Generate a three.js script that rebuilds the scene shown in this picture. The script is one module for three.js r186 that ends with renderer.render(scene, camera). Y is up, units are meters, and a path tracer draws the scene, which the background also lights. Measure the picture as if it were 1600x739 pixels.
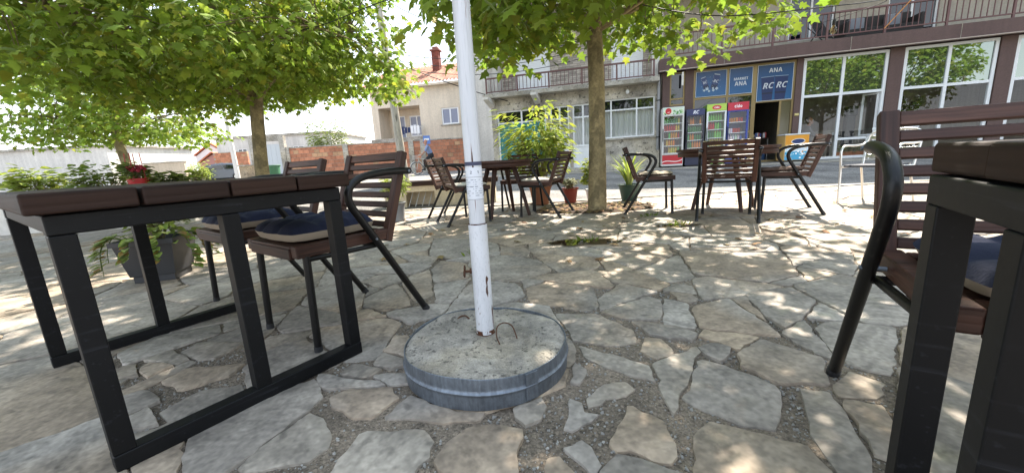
import * as THREE from 'three';
import { mergeGeometries, mergeVertices, toCreasedNormals } from 'three/addons/utils/BufferGeometryUtils.js';
import { RoundedBoxGeometry } from 'three/addons/geometries/RoundedBoxGeometry.js';
import { MarchingCubes } from 'three/addons/objects/MarchingCubes.js';

// ---------------------------------------------------------------- camera, sky, sun, exposure
const scene = new THREE.Scene();
const D2R = Math.PI / 180;
const camera = new THREE.PerspectiveCamera(63.25, 1024 / 472, 0.05, 600);
camera.position.set(0, 0.74, 0);
camera.rotation.order = 'YXZ';
camera.rotation.set(-11.3 * D2R, 0, -3.3 * D2R);

const SUN = new THREE.Vector3(0.33, 0.78, -0.53).normalize();
function skyTexture() {
  const w = 512, h = 256, d = new Float32Array(w * h * 4);
  for (let j = 0; j < h; j++) for (let i = 0; i < w; i++) {
    const el = ((j + 0.5) / h - 0.5) * Math.PI, az = ((i + 0.5) / w - 0.5) * 2 * Math.PI;
    const x = Math.cos(el) * Math.cos(az), y = Math.sin(el), z = Math.cos(el) * Math.sin(az);
    const t = Math.pow(Math.max(0, 1 - Math.max(y, 0)), 3.2);
    const c = Math.max(0, x * SUN.x + y * SUN.y + z * SUN.z);
    const glow = 0.28 * Math.pow(c, 6) + 0.5 * Math.pow(c, 60);
    const z0 = [0.34, 0.42, 0.54], h0 = [0.8, 0.82, 0.84];
    const o = (j * w + i) * 4;
    for (let k = 0; k < 3; k++) d[o + k] = (z0[k] + (h0[k] - z0[k]) * t + glow * [1, 0.95, 0.86][k]) * 1.0;
    d[o + 3] = 1;
  }
  const tx = new THREE.DataTexture(d, w, h, THREE.RGBAFormat, THREE.FloatType);
  tx.mapping = THREE.EquirectangularReflectionMapping; tx.magFilter = tx.minFilter = THREE.LinearFilter; tx.needsUpdate = true;
  return tx;
}
scene.background = skyTexture();
scene.environment = scene.background;
const sun = new THREE.DirectionalLight(0xfff5e8, 4.4);
sun.position.copy(SUN).multiplyScalar(60).add(new THREE.Vector3(0, 0, -8));
sun.target.position.set(0, 0, -8);
sun.castShadow = true; sun.shadow.radius = 1.05; sun.shadow.mapSize.set(4096, 4096);
Object.assign(sun.shadow.camera, { left: -32, right: 32, top: 32, bottom: -32, near: 1, far: 140 });
scene.add(sun, sun.target);
const renderer = new THREE.WebGLRenderer({ antialias: true });
renderer.toneMapping = THREE.LinearToneMapping;
renderer.toneMappingExposure = 3.45;
renderer.shadowMap.enabled = true;

// ---------------------------------------------------------------- helpers
const V = (x, y, z) => new THREE.Vector3(x, y, z);
const rng = (a) => () => { a |= 0; a = (a + 0x6d2b79f5) | 0; let t = Math.imul(a ^ (a >>> 15), 1 | a); t = (t + Math.imul(t ^ (t >>> 7), 61 | t)) ^ t; return ((t ^ (t >>> 14)) >>> 0) / 4294967296; };
const clamp = (x, a = 0, b = 1) => Math.min(b, Math.max(a, x));
const sstep = (a, b, x) => { const t = clamp((x - a) / (b - a)); return t * t * (3 - 2 * t); };
const lerp = (a, b, t) => a + (b - a) * t;
const hash = (x, y, s) => { let h = Math.imul(x, 374761393) + Math.imul(y, 668265263) + Math.imul(s, 2147483647 ^ 1274126177); h = Math.imul(h ^ (h >>> 13), 1274126177); return ((h ^ (h >>> 16)) >>> 0) / 4294967296; };
function vnoise(x, y, px, py, s) {      // value noise, periodic
  const xi = Math.floor(x), yi = Math.floor(y), fx = x - xi, fy = y - yi, ux = fx * fx * (3 - 2 * fx), uy = fy * fy * (3 - 2 * fy);
  const m = (a, n) => ((a % n) + n) % n, x0 = m(xi, px), x1 = m(xi + 1, px), y0 = m(yi, py), y1 = m(yi + 1, py);
  return lerp(lerp(hash(x0, y0, s), hash(x1, y0, s), ux), lerp(hash(x0, y1, s), hash(x1, y1, s), ux), uy);
}
function fbm(u, v, fx, fy, oct, s) { let a = 0.5, t = 0, n = 0; for (let i = 0; i < oct; i++) { t += a * vnoise(u * fx, v * fy, fx, fy, s + i * 17); n += a; a *= 0.5; fx *= 2; fy *= 2; } return t / n; }
function worley(u, v, n, s) {           // periodic: [nearest, second nearest, id]
  const x = u * n, y = v * n, xi = Math.floor(x), yi = Math.floor(y); let a = 9, b = 9, id = 0;
  for (let j = -1; j < 2; j++) for (let i = -1; i < 2; i++) {
    const cx = (((xi + i) % n) + n) % n, cy = (((yi + j) % n) + n) % n;
    const d = Math.hypot(xi + i + hash(cx, cy, s) - x, yi + j + hash(cx, cy, s + 1) - y);
    if (d < a) { b = a; a = d; id = hash(cx, cy, s + 2); } else if (d < b) b = d;
  }
  return [a, b, id];
}
function dataTex(n, fn, srgb = true, m = n) {
  const d = new Uint8Array(n * m * 4);
  for (let j = 0; j < m; j++) for (let i = 0; i < n; i++) {
    const c = fn((i + 0.5) / n, (j + 0.5) / m), o = (j * n + i) * 4;
    if (typeof c === 'number') d[o] = d[o + 1] = d[o + 2] = clamp(c) * 255; else for (let k = 0; k < 3; k++) d[o + k] = clamp(c[k]) * 255;
    d[o + 3] = 255;
  }
  const t = new THREE.DataTexture(d, n, m); t.wrapS = t.wrapT = THREE.RepeatWrapping; t.magFilter = THREE.LinearFilter; t.minFilter = THREE.LinearMipmapLinearFilter; t.generateMipmaps = true;
  if (srgb) t.colorSpace = THREE.SRGBColorSpace; t.needsUpdate = true; return t;
}
const rep = (t, x, y = x) => { const c = t.clone(); c.repeat.set(x, y); c.needsUpdate = true; return c; };   // uv is in metres, repeat = tiles per metre
function canvasTex(w, h, draw) {
  const c = document.createElement('canvas'); c.width = w; c.height = h; draw(c.getContext('2d'), w, h);
  const t = new THREE.CanvasTexture(c); t.colorSpace = THREE.SRGBColorSpace; t.magFilter = THREE.LinearFilter; return t;
}
const lin = (r, g, b) => new THREE.Color().setRGB(r, g, b);
function mat(c, rough = 0.7, o = {}) { const m = new THREE.MeshPhysicalMaterial({ roughness: rough, ...o }); if (Array.isArray(c)) m.color.copy(lin(...c)); else m.color.set(c); return m; }

const used = {};
function numbered(n) { const k = used[n] = (used[n] ?? -1) + 1; return k ? `${n}_${String(k).padStart(3, '0')}` : n; }
function shadows(o) { o.castShadow = o.receiveShadow = true; return o; }
function tag(o, label, category, group) { o.userData.label = label; o.userData.category = category; if (group) o.userData.group = group; return o; }
function thing(name, label, category, [x, y, z] = [0, 0, 0], turn = 0, group) {
  const o = new THREE.Group(); o.name = numbered(name); o.position.set(x, y, z); o.rotation.y = turn; scene.add(o); return tag(o, label, category, group);
}
function part(name, geo, m, parent) {
  const o = shadows(new THREE.Mesh(Array.isArray(geo) ? merge(geo) : geo, m)); o.name = parent === scene ? numbered(name) : name; parent.add(o); return o;
}
function struct(name, geo, m) { const o = part(name, geo, m, scene); o.userData.kind = 'structure'; return o; }
function copyOf(o, label, [x, y, z], turn, group) { const c = o.clone(); c.name = numbered(o.userData.base ?? o.name); scene.add(c); c.position.set(x, y, z); c.rotation.y = turn; c.userData = { ...o.userData, label }; if (group) c.userData.group = group; return c; }
function merge(list) {
  const plain = list.map((g) => { const n = g.index ? g.toNonIndexed() : g.clone(); for (const k of Object.keys(n.attributes)) if (!['position', 'normal', 'uv', 'color'].includes(k)) n.deleteAttribute(k); return n; });
  const col = plain.some((g) => g.attributes.color);
  for (const g of plain) if (col && !g.attributes.color) g.setAttribute('color', new THREE.BufferAttribute(new Float32Array(g.attributes.position.count * 3).fill(1), 3));
  return mergeGeometries(plain, false);
}
function boxUV(g, spin = false, off = [0, 0]) {      // uv in metres along the faces
  const p = g.attributes.position, n = g.attributes.normal, uv = new Float32Array(p.count * 2);
  for (let i = 0; i < p.count; i++) {
    const a = Math.abs(n.getX(i)), b = Math.abs(n.getY(i)), c = Math.abs(n.getZ(i)); let u, v;
    if (b >= a && b >= c) { u = p.getX(i); v = p.getZ(i); } else if (a >= c) { u = p.getZ(i); v = p.getY(i); } else { u = p.getX(i); v = p.getY(i); }
    if (spin) [u, v] = [v, u];
    uv[2 * i] = u + off[0]; uv[2 * i + 1] = v + off[1];
  }
  g.setAttribute('uv', new THREE.BufferAttribute(uv, 2)); return g;
}
function bx(w, h, d, x = 0, y = 0, z = 0) { const g = new THREE.BoxGeometry(w, h, d); boxUV(g); g.translate(x, y, z); return g; }
function span(x0, x1, y0, y1, z0, z1) { return bx(x1 - x0, y1 - y0, z1 - z0, (x0 + x1) / 2, (y0 + y1) / 2, (z0 + z1) / 2); }
function rb(w, h, d, r = 0.004, x = 0, y = 0, z = 0, spin = false) { const g = new RoundedBoxGeometry(w, h, d, 1, r); boxUV(g, spin); g.translate(x, y, z); return g; }
function tube(pts, r, seg = 24, rad = 8, closed = false, tension = 0.5) { return new THREE.TubeGeometry(new THREE.CatmullRomCurve3(pts.map((p) => V(...p)), closed, 'centripetal', tension), seg, r, rad, closed); }
function rod(a, b, r0, r1 = r0, rad = 8) {
  const A = V(...a), B = V(...b), L = A.distanceTo(B), g = new THREE.CylinderGeometry(r1, r0, L, rad, 1);
  g.applyQuaternion(new THREE.Quaternion().setFromUnitVectors(V(0, 1, 0), B.clone().sub(A).normalize())); g.translate((A.x + B.x) / 2, (A.y + B.y) / 2, (A.z + B.z) / 2); return g;
}
function limb(pts, radii, rad = 7) {     // tapered bent tube, capped at its end
  const P = pts.map((p) => V(...p)), c = new THREE.CatmullRomCurve3(P, false, 'centripetal'), n = Math.max(2, (pts.length - 1) * 3), g = new THREE.TubeGeometry(c, n, 1, rad, false), p = g.attributes.position;
  for (let i = 0; i <= n; i++) {
    const t = i / n, q = c.getPointAt(t), k = t * (radii.length - 1), a = Math.floor(k), r = lerp(radii[a], radii[Math.min(a + 1, radii.length - 1)], k - a);
    for (let j = 0; j <= rad; j++) { const o = i * (rad + 1) + j; p.setXYZ(o, q.x + (p.getX(o) - q.x) * r, q.y + (p.getY(o) - q.y) * r, q.z + (p.getZ(o) - q.z) * r); }
  }
  const L = c.getLength(), uv = g.attributes.uv; for (let i = 0; i < uv.count; i++) uv.setXY(i, uv.getX(i) * L, uv.getY(i) * 0.6); return g;
}
function lathe(prof, seg = 32) { const g = new THREE.LatheGeometry(prof.map(([r, y]) => new THREE.Vector2(r, y)), seg); return g; }
function plate(poly, holes, depth, bevel = 0) {       // a wall or board in the xy plane, z from -depth to 0
  const s = new THREE.Shape(poly.map(([x, y]) => new THREE.Vector2(x, y)));
  for (const h of holes) s.holes.push(new THREE.Path(h.map(([x, y]) => new THREE.Vector2(x, y))));
  const g = new THREE.ExtrudeGeometry(s, { depth, bevelEnabled: bevel > 0, bevelSize: bevel, bevelThickness: bevel, bevelSegments: 1, curveSegments: 16 }); g.translate(0, 0, -depth); return boxUV(g);
}
const rect = (x0, x1, y0, y1) => [[x0, y0], [x1, y0], [x1, y1], [x0, y1]];
function tint(g, c) { const n = g.attributes.position.count, a = new Float32Array(n * 3); for (let i = 0; i < n; i++) a.set(c, i * 3); g.setAttribute('color', new THREE.BufferAttribute(a, 3)); return g; }

// height of the ground: the square is level, the street behind it climbs a little
const gh = (x, z) => 0.17 * sstep(-6.6, -11, z) + 0.008 * Math.max(0, -z - 13);

// ---------------------------------------------------------------- textures and materials
const T = {};
T.stone = dataTex(1024, (u, v) => {
  const a = fbm(u, v, 4, 4, 6, 3), b = fbm(u, v, 14, 14, 4, 40), f = fbm(u, v, 120, 120, 2, 60), w = worley(u, v, 26, 5), c = fbm(u, v, 7, 21, 4, 90);
  let g = 0.8 + 0.34 * (a - 0.5) + 0.28 * (b - 0.5) + 0.22 * (f - 0.5);
  const sp = fbm(u, v, 34, 60, 5, 77), st = fbm(u, v, 10, 34, 4, 95); g *= 1 - 0.13 * clamp((sp - 0.62) * 7) - 0.1 * clamp((st - 0.6) * 6) + 0.07 * clamp((c - 0.58) * 6); const warm = clamp((fbm(u, v, 3, 3, 4, 130) - 0.45) * 4);
  return [g * (1.0 + 0.05 * warm), g * (0.985 + 0.0 * warm), g * (0.975 - 0.06 * warm)];
});
T.stoneB = dataTex(1024, (u, v) => { const a = fbm(u, v, 5, 5, 6, 3), t = fbm(u, v, 4, 9, 5, 210), b = fbm(u, v, 60, 60, 3, 45), ter = Math.floor(t * 7) / 7 + sstep(0.0, 0.25, t * 7 % 1) / 7; return 0.35 * a + 0.45 * ter + 0.2 * b; }, false);
T.mortar = dataTex(1024, (u, v) => {
  const w = worley(u, v, 46, 11), w2 = worley(u, v, 110, 15), a = fbm(u, v, 6, 6, 5, 23);
  let g = 0.5 + 0.3 * (a - 0.5); if (w[0] < 0.3) g += (w[2] - 0.45) * 0.22; else if (w2[0] < 0.34) g += (w2[2] - 0.48) * 0.2; g += 0.16 * (fbm(u, v, 200, 200, 2, 70) - 0.5);
  return [g * 1.02, g * 0.97, g * 0.9];
});
T.mortarB = dataTex(1024, (u, v) => { const w = worley(u, v, 46, 11), w2 = worley(u, v, 110, 15); return 0.25 + 0.4 * fbm(u, v, 8, 8, 5, 24) + 0.35 * Math.max(0, 1 - w[0] * 2.4) + 0.2 * Math.max(0, 1 - w2[0] * 2.4); }, false);
T.conc = dataTex(1024, (u, v) => {
  const a = fbm(u, v, 4, 4, 6, 300), b = fbm(u, v, 24, 24, 4, 310), f = fbm(u, v, 180, 180, 2, 330), w = fbm(u, v, 44, 44, 3, 340);
  let g = 0.78 + 0.5 * (a - 0.5) + 0.26 * (b - 0.5) + 0.2 * (f - 0.5); g *= 1 - 0.35 * clamp((w - 0.68) * 10);
  const q = clamp((fbm(u, v, 5, 5, 4, 350) - 0.5) * 4); return [g, g * (0.98 - 0.015 * q), g * (0.95 - 0.05 * q)];
});
T.concB = dataTex(512, (u, v) => { const w = fbm(u, v, 44, 44, 3, 340); return 0.5 * fbm(u, v, 16, 16, 5, 310) + 0.5 * fbm(u, v, 90, 90, 2, 330) - 0.35 * clamp((w - 0.66) * 8); }, false);
T.wood = dataTex(512, (u, v) => { const a = fbm(u, v, 3, 40, 4, 400), b = fbm(u, v, 5, 120, 3, 420), c = fbm(u, v, 2, 9, 4, 440); const g = 0.62 + 0.4 * (a - 0.5) + 0.3 * (b - 0.5) + 0.3 * (c - 0.5); return [g, g * 0.97, g * 0.94]; });
T.woodB = dataTex(512, (u, v) => 0.5 * fbm(u, v, 3, 60, 4, 400) + 0.5 * fbm(u, v, 6, 160, 2, 420), false);
T.bark = dataTex(512, (u, v) => { const p = fbm(u, v, 5, 7, 4, 500), q = fbm(u, v, 9, 6, 3, 520), f = fbm(u, v, 60, 60, 3, 540); let g = 0.7 + 0.2 * (f - 0.5); g *= 1 - 0.16 * sstep(0.53, 0.6, p) + 0.12 * sstep(0.58, 0.66, q); return [g, g * 0.96, g * 0.8]; });
T.barkB = dataTex(512, (u, v) => 0.6 * fbm(u, v, 7, 9, 5, 500) + 0.4 * fbm(u, v, 30, 40, 3, 540), false);
T.plaster = dataTex(512, (u, v) => { const a = fbm(u, v, 3, 3, 6, 600), f = fbm(u, v, 90, 90, 2, 620), s = fbm(u, v, 30, 2, 3, 640); const g = 0.9 + 0.2 * (a - 0.5) + 0.1 * (f - 0.5) + 0.1 * (s - 0.5); return [g, g * 0.99, g * 0.97]; });
T.noiseB = dataTex(512, (u, v) => fbm(u, v, 60, 60, 4, 660), false);
T.asphalt = dataTex(1024, (u, v) => { const w = worley(u, v, 120, 700), a = fbm(u, v, 5, 5, 5, 720); const g = 0.55 + 0.3 * (a - 0.5) + (w[2] - 0.5) * 0.24 + 0.14 * (fbm(u, v, 160, 160, 2, 740) - 0.5); return [g, g * 0.985, g * 0.96]; });
T.steel = dataTex(512, (u, v) => { const w = worley(u, v, 30, 800), a = fbm(u, v, 6, 6, 4, 820), s = fbm(u, v, 60, 4, 3, 840); const g = 0.66 + (w[2] - 0.5) * 0.07 + 0.2 * (a - 0.5) + 0.12 * (s - 0.5); return [g * 0.95, g * 0.99, g * 1.04]; });
T.whiteBrick = dataTex(512, (u, v) => {      // small split-face cladding strips, a few pixels high at most
  const ny = 16, row = Math.floor(v * ny), x = u * 4 + (row % 2) * 0.5 + hash(row, 3, 9) * 0.2, c = Math.floor(x) % 4, fx = x % 1, fy = (v * ny) % 1;
  const j = fx < 0.035 || fy < 0.16; const g = j ? 0.5 : 0.72 + 0.22 * (hash(c, row, 12) - 0.5) + 0.1 * (fbm(u, v, 60, 60, 2, 15) - 0.5); return [g, g * 0.96, g * 0.91];
});

const M = {};
const stoneMat = (c, r = 0.78) => mat(c, r, { map: rep(T.stone, 0.62), bumpMap: rep(T.stoneB, 0.62), bumpScale: 0.012 });
M.stones = [[0.55, 0.498, 0.422], [0.52, 0.47, 0.397], [0.556, 0.5, 0.414], [0.5, 0.453, 0.388], [0.535, 0.484, 0.41], [0.59, 0.543, 0.473]].map((c) => stoneMat(c));
M.mortar = mat([0.84, 0.75, 0.65], 0.95, { map: rep(T.mortar, 1.1), bumpMap: rep(T.mortarB, 1.1), bumpScale: 0.012 });
M.soil = mat([0.3, 0.22, 0.16], 1, { map: rep(T.mortar, 1.6), bumpMap: rep(T.mortarB, 1.6), bumpScale: 0.012 });
M.concTop = mat([0.52, 0.49, 0.44], 0.92, { map: rep(T.conc, 1.7), bumpMap: rep(T.concB, 2.2), bumpScale: 0.006 });
M.conc = mat([0.62, 0.6, 0.55], 0.9, { map: rep(T.conc, 0.5), bumpMap: rep(T.concB, 0.6), bumpScale: 0.004 });
M.asphalt = mat([0.7, 0.68, 0.66], 0.92, { map: rep(T.asphalt, 0.5), bumpMap: rep(T.noiseB, 1.2), bumpScale: 0.004 });
M.ground = mat([0.5, 0.47, 0.42], 0.95, { map: rep(T.asphalt, 0.21), bumpMap: rep(T.noiseB, 0.5), bumpScale: 0.006 });
M.galv = mat([0.52, 0.54, 0.56], 0.46, { metalness: 0.75, map: rep(T.steel, 4.2, 2.6), bumpMap: rep(T.noiseB, 3), bumpScale: 0.0005 });
M.woods = [[0.15, 0.064, 0.042], [0.122, 0.052, 0.035], [0.178, 0.082, 0.055]].map((c, i) => mat(c, 0.52, { specularIntensity: 0.7, map: rep(T.wood, 1.3 + 0.2 * i), bumpMap: rep(T.woodB, 1.3), bumpScale: 0.0012 }));
M.plank = [[0.062, 0.028, 0.017], [0.05, 0.023, 0.0145], [0.075, 0.036, 0.022]].map((c) => mat(c, 0.62, { specularIntensity: 0.5, map: rep(T.wood, 0.9), bumpMap: rep(T.woodB, 0.9), bumpScale: 0.002 }));
T.scuff = dataTex(512, (u, v) => { const a = fbm(u, v, 5, 5, 5, 970), s = fbm(u, v, 3, 90, 3, 975), f = fbm(u, v, 70, 70, 3, 980); const g = 0.42 + 0.18 * (a - 0.5) + 0.5 * clamp((s - 0.7) * 8) * clamp((a - 0.48) * 8) + 0.35 * clamp((f - 0.74) * 9); return [g, g * 0.99, g * 0.97]; });
M.blackSteel = mat([0.022, 0.024, 0.03], 0.5, { map: rep(T.scuff, 1.4), specularIntensity: 0.5, bumpMap: rep(T.noiseB, 1), bumpScale: 0.0002 });
M.tubeSteel = mat([0.03, 0.027, 0.027], 0.4, { map: rep(T.scuff, 0.9, 0.12), specularIntensity: 0.7, bumpMap: rep(T.noiseB, 1), bumpScale: 0.0003 });
M.navy = mat([0.007, 0.011, 0.032], 0.95, { sheen: 0.25, sheenRoughness: 0.6, bumpMap: rep(T.noiseB, 4), bumpScale: 0.001 }); M.navy.sheenColor.setRGB(0.06, 0.09, 0.2);
M.beigeCloth = mat([0.36, 0.3, 0.23], 0.95, { bumpMap: rep(T.noiseB, 4), bumpScale: 0.001 });
M.creamCloth = mat([0.62, 0.58, 0.5], 0.95, { bumpMap: rep(T.noiseB, 4), bumpScale: 0.001 });
M.brownCloth = mat([0.1, 0.06, 0.045], 0.95, { bumpMap: rep(T.noiseB, 4), bumpScale: 0.001 });
M.bark = mat([0.56, 0.5, 0.4], 0.92, { map: rep(T.bark, 1, 1), bumpMap: rep(T.barkB, 1, 1), bumpScale: 0.012 });
M.treeLeaf = mat([0.235, 0.335, 0.042], 0.92, { specularIntensity: 0.35, transmission: 0.5, side: THREE.DoubleSide, thickness: 0 });
M.leaf = mat([0.19, 0.26, 0.035], 0.62, { specularIntensity: 0.4, transmission: 0.5, side: THREE.DoubleSide, thickness: 0 });
M.leafDark = mat([0.12, 0.18, 0.03], 0.62, { specularIntensity: 0.4, transmission: 0.5, side: THREE.DoubleSide, thickness: 0 });
M.leafBright = mat([0.32, 0.4, 0.065], 0.6, { specularIntensity: 0.4, transmission: 0.5, side: THREE.DoubleSide, thickness: 0 });
M.leaf.roughness = M.leafDark.roughness = M.leafBright.roughness = 0.92;
M.dryLeaf = mat([0.2, 0.12, 0.06], 0.9, { side: THREE.DoubleSide });
M.white = mat([0.78, 0.79, 0.8], 0.45);
M.whiteFrame = mat([0.76, 0.77, 0.78], 0.4);
M.gold = mat([0.26, 0.19, 0.085], 0.45, { metalness: 0.5 });
M.brownPaint = mat([0.125, 0.075, 0.068], 0.7, { map: rep(T.plaster, 0.4), bumpMap: rep(T.noiseB, 0.6), bumpScale: 0.002 });
M.brownRail = mat([0.13, 0.06, 0.055], 0.5);
M.plasterGrey = mat([0.66, 0.63, 0.58], 0.92, { map: rep(T.conc, 0.28), bumpMap: rep(T.concB, 0.4), bumpScale: 0.005 });
M.plasterBeige = mat([0.78, 0.69, 0.57], 0.92, { map: rep(T.plaster, 0.23), bumpMap: rep(T.noiseB, 0.3), bumpScale: 0.003 });
M.plasterWhite = mat([0.74, 0.72, 0.69], 0.92, { map: rep(T.plaster, 0.19), bumpMap: rep(T.noiseB, 0.3), bumpScale: 0.003 });
M.cladding = mat([0.8, 0.77, 0.74], 0.9, { map: rep(T.whiteBrick, 0.9), bumpMap: rep(T.noiseB, 1), bumpScale: 0.003 });
M.glass = new THREE.MeshPhysicalMaterial({ color: 0xf2f5f4, roughness: 0.0, transmission: 1, thickness: 0, ior: 1.52 });
M.tinted = new THREE.MeshPhysicalMaterial({ color: 0x868f88, roughness: 0.015, metalness: 0.9 });
M.darkGlass = new THREE.MeshPhysicalMaterial({ color: 0x10141a, roughness: 0.03, ior: 1.7 });
M.curtain = mat([0.8, 0.79, 0.76], 0.95, { transmission: 0.35, side: THREE.DoubleSide, thickness: 0 });
M.dark = mat([0.02, 0.02, 0.022], 0.6);
M.room = mat([0.5, 0.46, 0.42], 0.9, { map: rep(T.plaster, 0.5) });
M.roomLight = mat([0.55, 0.53, 0.5], 0.8, { map: rep(T.plaster, 0.5) });
M.terracotta = mat([0.42, 0.17, 0.09], 0.85, { map: rep(T.plaster, 2) });
M.alu = mat([0.7, 0.7, 0.68], 0.28, { metalness: 0.9 });
M.rust = mat([0.14, 0.06, 0.03], 0.9, { map: rep(T.conc, 6) });
M.cable = mat([0.015, 0.015, 0.015], 0.6);
M.tile = mat([0.5, 0.23, 0.15], 0.9, { vertexColors: true, map: rep(T.plaster, 1) });
M.brick = mat([0.9, 0.9, 0.9], 0.92, { vertexColors: true, map: rep(T.plaster, 1.3) });
M.vcol = mat([1, 1, 1], 0.5, { vertexColors: true });
M.vcloth = mat([1, 1, 1], 0.9, { vertexColors: true });
// ---------------------------------------------------------------- ground, street, paving
function sheet(x0, x1, z0, z1, nx, nz, fy) {
  const pos = [], uv = [], idx = [];
  for (let j = 0; j <= nz; j++) for (let i = 0; i <= nx; i++) { const x = lerp(x0, x1, i / nx), z = lerp(z0, z1, j / nz); pos.push(x, fy(x, z), z); uv.push(x, z); }
  for (let j = 0; j < nz; j++) for (let i = 0; i < nx; i++) { const a = j * (nx + 1) + i, b = a + 1, c = a + nx + 1, d = c + 1; idx.push(a, c, b, b, c, d); }
  const g = new THREE.BufferGeometry(); g.setAttribute('position', new THREE.Float32BufferAttribute(pos, 3)); g.setAttribute('uv', new THREE.Float32BufferAttribute(uv, 2)); g.setIndex(idx); g.computeVertexNormals();
  if (g.attributes.normal.getY(0) < 0) { g.setIndex(idx.map((_, k) => idx[k - (k % 3) + [0, 2, 1][k % 3]])); g.computeVertexNormals(); }
  return g;
}
const PZ = -6.3;                                    // where the paving ends and the street begins
struct('ground', sheet(-260, 260, 60, -420, 130, 240, (x, z) => gh(x, z) - 0.05), M.ground);
struct('road', sheet(-70, 60, PZ - 0.16, -32, 130, 60, (x, z) => gh(x, z) - 0.004), M.asphalt);
struct('pavement_kerb', [...Array(34)].map((_, i) => rb(0.985, 0.09, 0.15, 0.012, -16 + i, -0.027 + 0.006 * hash(i, 2, 3), PZ - 0.08)), M.conc);
// facade frame of the two buildings along the street: s runs along the fronts, y up, z out towards the square
const FA = -16 * D2R, F0 = [5.5, -13.5];
const fac = (s, y, z) => [F0[0] + s * Math.cos(FA) + z * Math.sin(FA), y, F0[1] - s * Math.sin(FA) + z * Math.cos(FA)];
{ const o = struct('pavement', [...Array(24)].map((_, i) => rb(1.49, 0.2, 1.5, 0.015, -17.25 + i * 1.5, 0.09, 0.72)), M.conc); o.position.set(F0[0], 0, F0[1]); o.rotation.y = FA; }
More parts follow.
